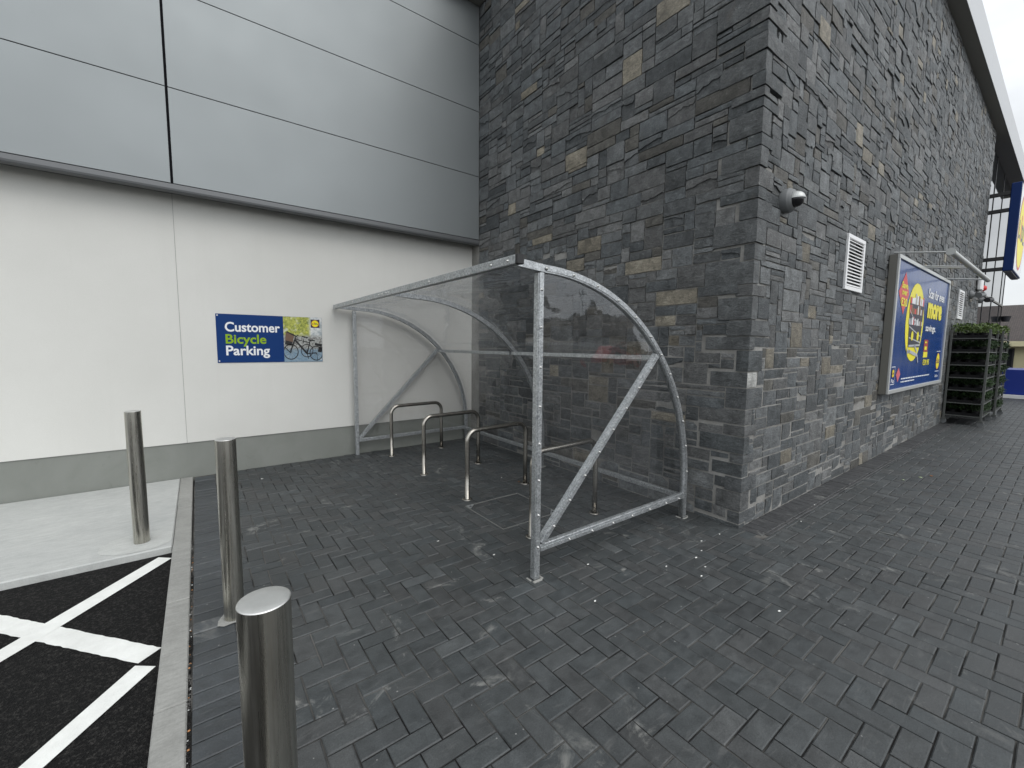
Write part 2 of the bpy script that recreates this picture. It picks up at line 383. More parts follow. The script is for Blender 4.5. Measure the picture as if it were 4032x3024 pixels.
# ------------------------------------------------------------------ ground
def sheet(name, x0, x1, y0, y1, z, m, kind='structure'):
    b = MB(); b.poly([(x0, y0, z), (x1, y0, z), (x1, y1, z), (x0, y1, z)]); return tag(b.build(name, m), kind=kind)
def f_lot(N, L, b):
    v = coords(N, L); n = noise(N, L, v, .3, 4, .6); n2 = noise(N, L, v, 40, 4, .7)
    c = mixc(N, L, rng_(N, L, n, .3, .7, 0, 1), (.085, .085, .083), (.125, .122, .118)); L.new(mixc(N, L, 1.0, c, rng_(N, L, n2, .3, .7, .8, 1.2), 'MULTIPLY'), b.inputs['Base Color'])
sheet('ground', -260, 300, -260, 260, -.062, mat('worn_tarmac', rough=.9, spec=.3, fn=f_lot))
sheet('road', -9, -4.0, -3.4, 2.6, -.056, M_asph)
b = MB(); b.box((-3.89, -3.2, -.2), (26, 4.545, -.0058)); tag(b.build('pavement_bed', M_joint), kind='structure')

rng = random.Random(4)
def in_view(x, y, mrg=1.0):
    d = Vector((x, y, 0))-CAM; w = d.dot(fw)
    if w < -.2: return False
    u = d.dot(r2); v = -d.dot(u2)
    return abs(u) < w*2016/F_PX+mrg and v < w*1512/F_PX+mrg
def paver(pb, x0, y0, x1, y1, g=.0030, c=None):
    cl = lambda v, m: max(-m, min(m, v))
    t = cl(rng.gauss(.0006, .0010), .0016); tx = cl(rng.gauss(0, .0007), .0011); ty = cl(rng.gauss(0, .0007), .0011); z = t
    x0 += g; x1 -= g; y0 += g; y1 -= g; ch = .0045
    sh = rng.uniform(.88, 1.13)*(1.3 if rng.random() < .03 else 1)
    base = c or rng.choice([(.047, .0515, .053), (.045, .050, .0515), (.049, .053, .054), (.043, .0485, .0505), (.050, .0525, .053)])
    pb.cur = (base[0]*sh, base[1]*sh, base[2]*sh, rng.random())
    zz = lambda x, y: z+tx*(1 if x > x0 else -1)+ty*(1 if y > y0 else -1)
    P = [(x0, y0), (x1, y0), (x1, y1), (x0, y1)]
    Q = [(x0+ch, y0+ch), (x1-ch, y0+ch), (x1-ch, y1-ch), (x0+ch, y1-ch)]
    n = pb.vs([(a, c_, zz(a, c_)) for a, c_ in Q]); k = pb.vs([(a, c_, zz(a, c_)-.0032) for a, c_ in P]); q = pb.vs([(a, c_, -.02) for a, c_ in P])
    pb.face([n, n+1, n+2, n+3])
    for i in range(4):
        j = (i+1) % 4; pb.face([k+i, k+j, n+j, n+i], 0, False); pb.face([q+i, q+j, k+j, k+i])
pb = MB()
U = .1; OX, OY = -2.265, -.066
# manhole recess and borders are left out of the herringbone
MH = (-1.70, 1.20, -1.085, 1.82)
def hb_ok(x0, y0, x1, y1):
    cx, cy = (x0+x1)/2, (y0+y1)/2
    if cy > 4.53 or cx < -3.69: return False
    if cx > -.02 and cy > -.235: return False
    return True
def clip(x0, y0, x1, y1):
    x0 = max(x0, -3.688); y1 = min(y1, 4.545)
    if x1 > .0 and y1 > -.235:
        if y0 >= -.235: x1 = min(x1, -.0)
        else: y1 = min(y1, -.235) if x0 > -.1 else y1
    return x0, y0, x1, y1
for i in range(-16, 230):
    for j in range(-28, 48):
        s = (i+j) % 4
        if s not in (0, 2): continue
        x0, y0 = OX+i*U, OY+j*U
        x1, y1 = (x0+2*U, y0+U) if s == 0 else (x0+U, y0+2*U)
        if not in_view((x0+x1)/2, (y0+y1)/2, 1.3): continue
        x0, y0, x1, y1 = clip(x0, y0, x1, y1)
        if x1-x0 < .015 or y1-y0 < .015: continue
        if x0 > -.01 and y0 > -.24: continue
        if x0 >= 0 and y0 > -.235: continue
        paver(pb, x0, y0, x1, y1)
k = 0
y = -2.6
while y < 4.5:                      # soldier course along the kerb
    paver(pb, -3.888, y, -3.69, min(y+.1, 4.545), c=(.042, .047, .051)); y += .1
x = 0.0
while x < 20:                       # soldier course along the front wall
    paver(pb, x, -.203, x+.1, -.004, c=(.045, .046, .048)); x += .1
x = 0.05
while x < 20:
    paver(pb, x, -.2345, x+.2, -.2035, c=(.05, .051, .053)); x += .2
pave = pb.build('pavement', M_paver, attr=True); tag(pave, kind='structure')

b = MB()                            # concrete kerb stones
ys = [-3.2, -2.2, -1.28, -.36, .58, 1.538, 2.478, 3.42, 4.545]
for a, c in zip(ys, ys[1:]): b.box((-4.02, a+.002, -.14), (-3.903, c-.002, .0+rng.uniform(-.002, .003)), 0, .006)
tag(b.build('kerb', M_kerb), kind='structure')
b = MB(); rg = random.Random(9)
for _ in range(750):                # grit in the open joint beside the kerb
    yy = rg.uniform(-2, 2.5); r = rg.uniform(.0015, .005); c = (-3.8955+rg.uniform(-.004, .004), yy, -.006+rg.uniform(0, .005))
    n = b.vs([(c[0]-r, c[1]-r, c[2]), (c[0]+r, c[1]-r*.6, c[2]), (c[0]+r*.8, c[1]+r*1.6, c[2]), (c[0]-r, c[1]+r, c[2]), (c[0], c[1], c[2]+r)])
    mi = 0 if rg.random() < .88 else (1 if rg.random() < .5 else 2)
    for q in ((0,1,4),(1,2,4),(2,3,4),(3,0,4)): b.face([n+t for t in q], mi)
tag(b.build('gravel', [M_joint, mat('grit_tan', (.42, .2, .08), .9), M_patch]), kind='stuff')
b = MB()                            # raised concrete pad with its cast edge
b.box((-14, 2.475, -.16), (-4.024, 4.548, .0), 0, .008)
tag(b.build('concrete_pad', M_pad), kind='structure')
b = MB(); n = 40                    # paler grout disc cast round the bollard
pts = []
for k in range(n):
    a = 2*math.pi*k/n; r = 1+rng.uniform(-.05, .05); pts.append((max(-4.40, -4.225+.25*r*math.cos(a)) if 0 else -4.235+min(.24*r*math.cos(a), .203), 2.70+.205*r*math.sin(a), .0022))
b.poly(pts); tag(b.build('grout_patch', M_patch), kind='structure')

# road markings (painted, 3 mm above the asphalt)
Zm = -.052
def stripe(b, p, q, w):
    p = Vector((*p, 0)); q = Vector((*q, 0)); d = (q-p).normalized(); nrm = Vector((-d.y, d.x, 0))*w/2
    n = max(4, int((q-p).length/.03)); L_, R_ = [], []
    for k in range(n+1):
        c = p.lerp(q, k/n); L_.append(c+nrm*(1+rng.uniform(-.05, .05))); R_.append(c-nrm*(1+rng.uniform(-.05, .05)))
    i = b.vs([(v.x, v.y, Zm) for v in L_]); j = b.vs([(v.x, v.y, Zm) for v in R_])
    for k in range(n): b.face([j+k, j+k+1, i+k+1, i+k])
b = MB(); d = Vector((-4.1, 1.105))
# long transverse bar and diagonals, following the photographed corner points
stripe(b, (-4.070, 1.125), (-6.2, 3.60), .118)
tag(b.build('road_marking', M_paint), kind='structure')
b = MB(); Zm = -.0505
b.poly([(-4.108, 2.428, Zm), (-4.600, 1.800, Zm), (-4.82, 1.515, Zm), (-5.5, .64, Zm), (-5.43, .565, Zm), (-4.685, 1.511, Zm), (-4.517, 1.714, Zm), (-4.024, 2.357, Zm)][::-1])
tag(b.build('road_marking', M_paint), kind='structure')
b = MB(); Zm = -.0515
b.poly([(-4.125, 1.075, Zm), (-4.429, .645, Zm), (-5.6, -1.0, Zm), (-5.52, -1.05, Zm), (-4.353, .589, Zm), (-4.040, 1.009, Zm)][::-1])
tag(b.build('road_marking', M_paint), kind='structure')

# ------------------------------------------------------------------ the shop building
D = 4.55
shop = thing('shop_building', 'shop building with white rendered wall, silver cladding and dark stone corner block', 'building', (0, 0, 0))
XS = -3.938
b = MB(); b.box((-10, D, .418), (XS-.0022, D+.2, 3.4)); b.build('rendered_wall', M_render, shop)
b = MB(); b.box((XS+.0012, D, .418), (.03, D+.2, 3.4)); b.build('rendered_wall', M_render, shop)
b = MB(); b.box((XS-.01, D+.006, .41), (XS+.01, D+.19, 3.38)); b.build('movement_joint', M_plinth, shop)
b = MB(); b.box((-10, D+.012, -.15), (.03, D+.19, .4175)); b.build('plinth', M_plinth, shop)
yc = 4.302
rows = [3.316, 4.306, 5.299, 6.292, 6.86]
b = MB(); b.box((-10, yc+.012, 3.26), (-.012, yc+.2, 6.9)); b.build('cladding_backing', M_gap, shop)
for a, c in zip(rows, rows[1:]):
    for x0, x1 in ((-10, -3.936), (-3.913, -.016)):
        pm = MB(); pm.box((x0, yc, a+.004), (x1, yc+.010, c-.004), 0, .0015); pm.build('cladding_panel', M_clad, shop)
b = MB(); b.prism([(4.298, 3.311), (4.294, 3.262), (4.298, 3.244), (4.308, 3.232), (4.33, 3.228), (4.549, 3.272), (4.549, 3.311)], 0, -10, -.014)
b.build('drip_trim', M_trim, shop)
b = MB(); b.box((-10, 4.12, 6.865), (-.004, 9, 7.45)); b.build('soffit', M_soffit, shop)
b = MB(); b.box((-.30, -.19, 7.17), (20.4, 9, 7.2)); b.build('soffit', M_soffit, shop)
b = MB()
for x0, x1 in ((-.31, 1.4), (1.4, 5.45), (5.45, 9.5), (9.5, 13.5), (13.5, 17.5), (17.5, 20.4)):
    b.box((x0+.004, -.2, 7.165), (x1-.004, -.19, 7.76), 0, .002)
b.box((-.31, -.188, 7.165), (-.30, 9, 7.76)); b.box((-.30, -.188, 7.202), (20.4, 9, 7.7))
b.build('fascia', M_fascia, shop)

# random-coursed stone faces
TAN = (.27, .245, .195)
def shade(k): return tuple(v*k for v in TAN)
def lay(U1, Z1, rg, forced):
    cu = [0.0]
    while cu[-1] < U1-.03: cu.append(cu[-1]+rg.uniform(.046, .072))
    cu[-1] = U1
    cz = [0.0]
    while cz[-1] < Z1-.03: cz.append(cz[-1]+rg.uniform(.042, .060))
    cz[-1] = Z1
    nu, nz_ = len(cu)-1, len(cz)-1
    occ = [[False]*nu for _ in range(nz_)]; res = []
    near = lambda arr, v: min(range(len(arr)), key=lambda k: abs(arr[k]-v))
    for (u0, u1, z0, z1, c) in forced:
        i0, i1, j0, j1 = near(cu, u0), near(cu, u1), near(cz, z0), near(cz, z1)
        i1 = max(i1, i0+1); j1 = max(j1, j0+1)
        if any(occ[j][i] for j in range(j0, min(j1, nz_)) for i in range(i0, min(i1, nu))): continue
        for j in range(j0, min(j1, nz_)):
            for i in range(i0, min(i1, nu)): occ[j][i] = True
        res.append((cu[i0], cu[min(i1, nu)], cz[j0], cz[min(j1, nz_)], c))
    for j in range(nz_):
        i = 0
        while i < nu:
            if occ[j][i]: i += 1; continue
            run = 0
            while i+run < nu and not occ[j][i+run]: run += 1
            h = rg.choices([1, 2, 3, 4], [20, 38, 30, 12])[0]
            w = rg.choices([2, 3, 4, 5, 6, 7, 8, 9], [10, 15, 18, 17, 14, 11, 9, 6])[0]
            if h == 1: w = max(w, 3)
            if h >= 4: w = max(w, 4)
            w = min(w, run)
            if run-w == 1: w = run
            h = min(h, nz_-j)
            while h > 1 and any(occ[j+h-1][i+k] for k in range(w)): h -= 1
            if w == 1: h = min(h, 2)
            for jj in range(j, j+h):
                for ii in range(i, i+w): occ[jj][ii] = True
            res.append((cu[i], cu[i+w], cz[j], cz[j+h], None)); i += w
    return res
def tone(rg):
    r = rg.random()
    if r < .02: c = (.23, .21, .17); s = rg.uniform(.75, 1.15)
    elif r < .07: c = (.15, .157, .158); s = rg.uniform(.8, 1.15)
    elif r < .14: c = (.112, .108, .097); s = rg.uniform(.7, 1.15)
    else: c = rg.choice([(.102, .109, .112), (.112, .118, .120), (.125, .127, .126), (.086, .094, .098)]); s = rg.uniform(.76, 1.42)
    return (c[0]*s, c[1]*s, c[2]*s)
def stone(sb, P, u0, u1, z0, z1, rg, c=None, fine=True, ends=(True, True)):
    """P(u, z, d): a point on the wall, d metres proud of its plane"""
    g = rg.uniform(.004, .0065)*(1.45 if z0 < .9 else 1.3 if z0 < 1.7 else 1.0)
    a, b_, lo_, hi = u0+g, u1-g, z0+g, z1-g
    if b_-a < .01 or hi-lo_ < .01: return
    col = c or tone(rg); sb.cur = (*col, rg.random())
    pr = rg.gauss(.014 if z0 < 2.5 else .0125, .0024 if z0 < 2 else .0034) if fine else rg.gauss(.013, .003)
    pr = max(.0125 if z0 < 2.5 else .007, min(.024, pr))
    step = .05 if fine else .11
    nu = max(2, min(7, int((b_-a)/step)+1)); nz_ = max(2, min(5, int((hi-lo_)/step)+1))
    ta, tb = rg.gauss(0, .0018), rg.gauss(0, .0018); amp = .0016 if fine else .001
    cleft = fine and (hi-lo_) > .08 and (b_-a) > .12 and rg.random() < (.10 if z0 < 2 else .2)
    G = []
    for j in range(nz_+1):
        row = []
        for i in range(nu+1):
            fu, fz = i/nu, j/nz_; eu = i in (0, nu); ez = j in (0, nz_)
            ju = rg.uniform(-.0025, .0025) if fine else 0; jz = rg.uniform(-.002, .002) if fine else 0
            u = a+(b_-a)*fu+ju; z = lo_+(hi-lo_)*fz+jz
            d = pr+ta*(fu-.5)*2+tb*(fz-.5)*2+rg.uniform(-amp, amp)-(.0035 if (eu or ez) else 0)
            row.append((u, z, d))
        G.append(row)
    if not cleft:
        base = sb.vs([P(u, z, d) for r_ in G for (u, z, d) in r_]); W_ = nu+1
        for j in range(nz_):
            for i in range(nu):
                k = base+j*W_+i; sb.face([k, k+1, k+W_+1, k+W_], 0, True)
        rim = [G[0][i] for i in range(nu+1)]+[G[j][nu] for j in range(1, nz_+1)]+[G[nz_][i] for i in range(nu-1, -1, -1)]+[G[j][0] for j in range(nz_-1, 0, -1)]
    else:
        # a flake has come away along a jagged line: two levels
        off = rg.uniform(.007, .014); up_out = rg.random() < .7; n = max(5, int((b_-a)/.022)); f0 = rg.uniform(.3, .7); fs = rg.uniform(-.35, .35)
        jag = []
        h0 = 0
        for i in range(n+1):
            h0 += rg.uniform(-.09, .09); f = max(.12, min(.88, f0+fs*(i/n-.5)+h0)); jag.append(lo_+(hi-lo_)*f)
        us = [a+(b_-a)*i/n for i in range(n+1)]
        dl, dh = (pr-off, pr) if up_out else (pr, pr-off)
        dl = max(dl, -.008); dh = max(dh, -.008)
        def lv(zs, dd, e=0): return [(us[i], zs[i] if isinstance(zs, list) else zs, dd-(e if i in (0, n) else 0)+rg.uniform(-.001, .001)) for i in range(n+1)]
        bot = lv(lo_, dl-.003); j1 = lv(jag, dl); j2 = [(p[0], p[1], dh+rg.uniform(-.001, .001)) for p in j1]; top = lv(hi, dh-.003)
        ids = [sb.vs([P(*p) for p in r_]) for r_ in (bot, j1, j2, top)]
        for q in range(3):
            for i in range(n): sb.face([ids[q]+i, ids[q]+i+1, ids[q+1]+i+1, ids[q+1]+i], 0, False)
        rim = bot+[j1[n], j2[n]]+top[::-1]+[j2[0], j1[0]]
    f_ = sb.vs([P(*p) for p in rim]); bk = sb.vs([P(p[0], p[1], -.03) for p in rim]); n = len(rim)
    for i in range(n):
        j = (i+1) % n; sb.face([f_+j, f_+i, bk+i, bk+j], 0, False)
PB = lambda u, z, d: (-d, u, z)          # gable side, faces -X, u runs away from the corner
PC = lambda u, z, d: (u, -d, z)          # front side, faces -Y
rg = random.Random(21)
zq = [-.02, .03, .141, .317, .453, .576, .664, .82]
while zq[-1] < 7.1: zq.append(zq[-1]+rg.choice([.08, .10, .12, .14, .16, .19, .2]))
wall_b, wall_c = MB(), MB()
qB, qC = [], []
for k, (z0, z1) in enumerate(zip(zq, zq[1:])):
    lb, lc = (rg.uniform(.18, .42), rg.uniform(.06, .16)) if k % 2 == 0 else (rg.uniform(.08, .2), rg.uniform(.18, .34))
    lc = .17 if z0 < 1.38 < z1 else lc; qB.append((0, lb, z0, z1)); qC.append((0, lc, z0, z1))
fB = []
for (u0, u1, z0, z1) in [(.49, .92, 2.0, 2.165), (1.71, 2.084, 2.70, 2.89), (.90, 1.31, 2.38, 2.50), (.624, .743, 1.60, 1.70), (2.54, 2.93, 2.99, 3.05), (2.36, 2.52, 1.2, 1.36), (1.45, 1.62, 1.32, 1.52), (1.95, 2.3, 3.75, 3.95), (1.2, 1.45, 4.4, 4.65), (2.7, 2.86, 4.1, 4.24), (.8, 1.1, 5.2, 5.38), (1.6, 1.82, 5.6, 5.8), (2.9, 3.2, 5.0, 5.12), (3.3, 3.5, 3.5, 3.64), (.55, .95, .86, .96), (1.5, 1.85, .95, 1.12), (1.0, 1.25, 1.45, 1.66)]:
    fB.append((u0, u1, z0, z1, shade(rg.uniform(.55, 1.1))))
fC = []
for (u0, u1, z0, z1) in [(.55, .66, 2.98, 3.1), (.95, 1.2, 2.45, 2.62), (1.25, 1.45, 1.9, 2.06), (.85, 1.15, 1.62, 1.85), (2.3, 2.5, 3.9, 4.15), (1.0, 1.3, 4.5, 4.7), (.8, 1.05, .42, .58), (2.0, 2.35, .55, .68), (.3, .52, 1.42, 1.62), (3.0, 3.3, 3.0, 3.2), (1.75, 2.0, 1.3, 1.5), (1.9, 2.05, 5.6, 5.9)]:
    fC.append((u0, u1, z0, z1, shade(rg.uniform(.55, 1.0))))
def fillw(sb, P, U1, quoins, forced, limit_fine):
    Zt = 7.16
    fq = [(u0, u1, z0, z1, 'Q') for (u0, u1, z0, z1) in quoins]
    ok = [f for f in forced]
    for (u0, u1, z0, z1, c) in lay(U1, Zt, rg, [q for q in fq]+ok):
        if c == 'Q': continue
        stone(sb, P, u0, u1, z0, z1, rg, c, fine=u0 < limit_fine)
def nearest_q(sb, P, q, rg2, col):
    pass
fillw(wall_b, PB, 4.31, qB, fB, 99)
fillw(wall_c, PC, 13.0, qC, fC, 7.5)
for k, ((_, lb, z0, z1), (_, lc, _, _)) in enumerate(zip(qB, qC)):
    q = rg.choice([(.094, .100, .103), (.105, .111, .113), (.115, .118, .118), (.082, .090, .093)]); col = q
    pale = z0 < 1.38 < z1
    cc = (*col, rg.random()); p = max(.0125, rg.gauss(.018, .0045)); g = .0055
    for sb, P, ln in ((wall_b, PB, lb), (wall_c, PC, lc)):
        sb.cur = (.40, .40, .385, .37) if (pale and P is PC) else cc
        ln = .17 if (pale and P is PC) else ln
        nseg = max(2, int(ln/.05)); nz_ = max(2, int((z1-z0)/.04))
        G = []
        for j in range(nz_+1):
            for i in range(nseg+1):
                u = -p+(ln-g+p)*i/nseg; z = z0+g+(z1-z0-2*g)*j/nz_
                d = p+rg.uniform(-.0015, .0015)-(.003 if (i == nseg or j in (0, nz_)) else 0)
                if i == 0: d = p-.002+rg.uniform(-.003, .001) if 0 < j < nz_ else p-.004; u = -d
                G.append((u, z, d))
        n0 = sb.vs([P(*q) for q in G]); Wd = nseg+1
        for j in range(nz_):
            for i in range(nseg): a = n0+j*Wd+i; sb.face([a, a+1, a+Wd+1, a+Wd], 0, True)
        rim = [G[i] for i in range(nseg+1)]+[G[j*Wd+nseg] for j in range(1, nz_+1)]+[G[nz_*Wd+i] for i in range(nseg-1, -1, -1)]
        f_ = sb.vs([P(*q) for q in rim]); bk = sb.vs([P(max(q[0], .0), q[1], -.03) for q in rim])
        for i in range(len(rim)-1): sb.face([f_+i+1, f_+i, bk+i, bk+i+1], 0, False)
sw = wall_b.build('stone_facing', M_stone, shop, attr=True)
sw2 = wall_c.build('stone_facing', M_stone, shop, attr=True)
# mortar bed: nearly flush low down, raked deep higher up
b = MB()
for (z0, z1, d) in ((-.1, .9, .0062), (.9, 1.7, .0055), (1.7, 2.5, .001), (2.5, 3.3, -.004), (3.3, 7.17, -.012)):
    b.box((-d, -d, z0), (13.0, 8, z1))
b.build('mortar_bed', M_mortar, shop)

# storefront beyond the stone
b = MB(); b.box((13.02, .12, .0), (20.3, 8, 7.16)); b.build('shopfront_glass', M_glass, shop)
for x in (13.25, 15.05, 17.05, 19.35, 20.28):
    m_ = MB(); m_.box((x-.03, .108, 0), (x+.03, .118, 7.15), 0, .002); m_.build('mullion', M_dark, shop)
for z in (3.22,):
    m_ = MB(); m_.box((13.05, .095, z-.03), (20.28, .107, z+.03), 0, .002); m_.build('transom', M_dark if z != 3.22 else M_alu, shop)
m_ = MB(); m_.box((13.05, .07, 2.1), (20.28, .107, 2.34), 0, .01); m_.build('door_header', M_dark, shop)

# ------------------------------------------------------------------ text helper
def text_mesh(body, bold=0.0):
    cu = bpy.data.curves.new('lettering', 'FONT'); cu.body = body; cu.size = 1; cu.offset = bold; cu.resolution_u = 4
    o = bpy.data.objects.new('lettering', cu); COL.objects.link(o)
    dg = bpy.context.evaluated_depsgraph_get(); me = bpy.data.meshes.new_from_object(o.evaluated_get(dg))
    vs = [tuple(v.co) for v in me.vertices]; fs = [tuple(p.vertices) for p in me.polygons]
    bpy.data.objects.remove(o); bpy.data.curves.remove(cu); bpy.data.meshes.remove(me); return vs, fs
def letters(b, body, x0, x1, z0, z1, y, bold=.02, m=0):
    """lettering fitted to a box on a wall that faces -Y"""
    vs, fs = text_mesh(body, bold)
    xa, xb = min(v[0] for v in vs), max(v[0] for v in vs); ya, yb = min(v[1] for v in vs), max(v[1] for v in vs)
    n = b.vs([(x0+(v[0]-xa)/(xb-xa)*(x1-x0), y, z0+(v[1]-ya)/(yb-ya)*(z1-z0)) for v in vs])
    for f in fs: b.face([n+k for k in f], m)
def ell(b, cx, cz, rx, rz, y, m=0, n=48):
    b.poly([(cx+rx*math.cos(2*math.pi*k/n), y, cz+rz*math.sin(2*math.pi*k/n)) for k in range(n)][::1], m)
def ring(b, cx, cz, r0, r1, y, m=0, n=32, sx=1):
    for k in range(n):
        a, c = 2*math.pi*k/n, 2*math.pi*(k+1)/n
        b.poly([(cx+sx*r0*math.cos(a), y, cz+r0*math.sin(a)), (cx+sx*r1*math.cos(a), y, cz+r1*math.sin(a)), (cx+sx*r1*math.cos(c), y, cz+r1*math.sin(c)), (cx+sx*r0*math.cos(c), y, cz+r0*math.sin(c))], m)
def bar(b, p, q, w, y, m=0):
    d = Vector((q[0]-p[0], q[1]-p[1])).normalized()*w/2; nx, nz_ = -d.y, d.x
    b.poly([(p[0]+nx, y, p[1]+nz_), (p[0]-nx, y, p[1]-nz_), (q[0]-nx, y, q[1]-nz_), (q[0]+nx, y, q[1]+nz_)], m)
def logo(parent, cx, cz, r, y, sq=True, name='shop_logo'):
    b = MB()
    if sq: b.poly([(cx-r*1.16, y, cz-r*1.16), (cx+r*1.16, y, cz-r*1.16), (cx+r*1.16, y, cz+r*1.16), (cx-r*1.16, y, cz+r*1.16)], 0)
    ell(b, cx, cz, r, r, y-.001, 1); ring(b, cx, cz, r*.93, r*1.0, y-.0015, 3)
    letters(b, 'L', cx-r*.80, cx-r*.46, cz-r*.24, cz+r*.22, y-.002, .045, 2)
    letters(b, 'i', cx-r*.34, cx-r*.14, cz-r*.24, cz+r*.42, y-.002, .04, 3)
    letters(b, 'D', cx-r*.04, cx+r*.36, cz-r*.24, cz+r*.22, y-.002, .045, 2)
    letters(b, 'L', cx+r*.46, cx+r*.80, cz-r*.24, cz+r*.22, y-.002, .045, 2)
    return b.build(name, [M_navy, M_yellow, M_blue2, M_red], parent)

# bicycle parking sign
sx0, sx1, sz0, sz1 = -3.598, -2.406, 1.361, 1.957; xm = -2.876
sign = thing('parking_sign', 'blue and photo wall sign reading Customer Bicycle Parking on the white wall', 'sign', (sx0, D, sz0))
b = MB(); b.box((sx0, D-.006, sz0), (sx1, D-.001, sz1), 0, .001); b.build('board', M_blue, sign)
for body, x0, x1, z0, z1, m_ in (('Customer', -3.510, -2.915, 1.742, 1.862, M_letter), ('Bicycle', -3.508, -3.075, 1.560, 1.712, M_lime), ('Parking', -3.508, -3.040, 1.415, 1.572, M_letter)):
    b = MB(); letters(b, body, x0, x1, z0, z1, D-.0072, .022); b.build('lettering', m_, sign)
def f_photo(N, L, b):
    t = N.new('ShaderNodeTexCoord'); s = N.new('ShaderNodeSeparateXYZ'); L.new(t.outputs['Object'], s.inputs[0])
    n1 = noise(N, L, t.outputs['Object'], 34, 4, .65, .5); n2 = noise(N, L, t.outputs['Object'], 13, 4, .6)
    green = mixc(N, L, rng_(N, L, n1, .3, .7, 0, 1), (.10, .15, .02), (.62, .62, .12)); green = mixc(N, L, rng_(N, L, n2, .55, .7, 0, .8), green, (.66, .68, .62))
    ax = rng_(N, L, s.outputs['X'], 1.02, 1.06, 0, 1); c = mixc(N, L, ax, green, mixc(N, L, rng_(N, L, n2, .4, .6, 0, 1), (.75, .76, .74), (.35, .4, .42)))
    mid = mixc(N, L, rng_(N, L, n1, .35, .65, 0, 1), (.5, .52, .5), (.12, .11, .10)); az = rng_(N, L, s.outputs['Z'], .33, .37, 0, 1); c = mixc(N, L, az, mid, c)
    flo = mixc(N, L, rng_(N, L, n1, .3, .7, 0, 1), (.13, .24, .34), (.3, .38, .44)); af = rng_(N, L, s.outputs['Z'], .15, .19, 0, 1); c = mixc(N, L, af, flo, c)
    L.new(c, b.inputs['Base Color'])
M_photo = mat('printed_photo', rough=.45, fn=f_photo)
b = MB(); b.poly([(xm, D-.0072, sz0+.001), (sx1-.002, D-.0072, sz0+.001), (sx1-.002, D-.0072, sz1-.001), (xm, D-.0072, sz1-.001)]); b.build('photo_print', M_photo, sign)
b = MB(); yb = D-.0082                    # printed bicycles
for cx, cz, r in ((-2.795, 1.495, .105), (-2.485, 1.475, .10), (-2.60, 1.51, .09)):
    rr = lambda q: q
    n = 36
    for k in range(n):
        a, c = 2*math.pi*k/n, 2*math.pi*(k+1)/n; f = lambda t, R: (min(max(cx+R*.86*math.cos(t), xm+.002), sx1-.004), yb, cz+R*math.sin(t))
        b.poly([f(a, r*.88), f(a, r), f(c, r), f(c, r*.88)])
    for k in range(0, 12, 1):
        a = math.pi*k/6+.2; bar(b, (cx, cz), (min(max(cx+r*.8*math.cos(a), xm+.003), sx1-.005), cz+r*.9*math.sin(a)), .002, yb)
for p, q, w in (((-2.80, 1.50), (-2.735, 1.685), .017), ((-2.745, 1.655), (-2.60, 1.47), .024), ((-2.73, 1.66), (-2.56, 1.615), .010), ((-2.60, 1.47), (-2.555, 1.66), .014), ((-2.60, 1.47), (-2.49, 1.48), .012), ((-2.84, 1.76), (-2.73, 1.70), .016), ((-2.735, 1.69), (-2.70, 1.72), .012), ((-2.66, 1.70), (-2.585, 1.685), .016), ((-2.63, 1.69), (-2.645, 1.61), .008), ((-2.585, 1.655), (-2.50, 1.645), .016), ((-2.60, 1.47), (-2.585, 1.40), .008), ((-2.50, 1.60), (-2.412, 1.58), .035), ((-2.46, 1.53), (-2.412, 1.52), .07), ((-2.86, 1.62), (-2.78, 1.60), .05), ((-2.87, 1.56), (-2.80, 1.48), .012), ((-2.48, 1.48), (-2.47, 1.37), .006)):
    bar(b, p, q, w, yb)
b.build('printed_bicycle', M_cap, sign)
b = MB(); b.poly([(-2.86, D-.0078, 1.64), (-2.77, D-.0078, 1.62), (-2.75, D-.0078, 1.73), (-2.85, D-.0078, 1.755)]); b.build('printed_basket', mat('wicker', (.16, .10, .07), .8), sign)
logo(sign, -2.490, 1.874, .047, D-.0082)
for x, z in ((sx0+.018, sz1-.02), (sx0+.018, sz0+.022), (sx1-.02, sz0+.03), (sx1-.02, sz1-.02)):
    b = MB(); b.lathe((x, D-.0062, z), [(.0085, 0), (.0075, .003), (.004, .0045), (0, .005)], (0, -1, 0), 12); b.build('screw_cap', M_white, sign)

# ------------------------------------------------------------------ bicycle shelter
sh = thing('cycle_shelter', 'galvanised steel cycle shelter with curved clear roof in the corner of the building', 'shelter', (-1.1, 2.43, 0))
CX, CZ, RO, TW = -1.958, .325, 1.797, .048
def arc_frame(y0, y1, front=True):
    b = MB(); pts = [(0, 0)]
    o = [(CX+RO, 0.0)]; i_ = [(CX+RO-TW, 0.0)]
    for k in range(41):
        a = math.pi/2*k/40; o.append((CX+RO*math.cos(a), CZ+RO*math.sin(a))); i_.append((CX+(RO-TW)*math.cos(a), CZ+(RO-TW)*math.sin(a)))
    o.append((-2.205, 2.140)); i_.append((-2.205, 2.092))
    n = len(o); A = b.vs([(x, y0, z) for x, z in o]); B = b.vs([(x, y0, z) for x, z in i_]); C = b.vs([(x, y1, z) for x, z in o]); E = b.vs([(x, y1, z) for x, z in i_])
    for k in range(n-1):
        b.face([A+k, A+k+1, B+k+1, B+k]); b.face([C+k+1, C+k, E+k, E+k+1]); b.face([A+k+1, A+k, C+k, C+k+1], 0, True); b.face([B+k, B+k+1, E+k+1, E+k], 0, True)
    b.face([A, B, E, C]); b.face([A+n-1, C+n-1, E+n-1, B+n-1])
    return b
YN, YF = .405, 4.42
for (a, c) in ((YN, YN+.046), (2.44, 2.486), (YF, YF+.046)): arc_frame(a, c).build('curved_frame', M_galv, sh)
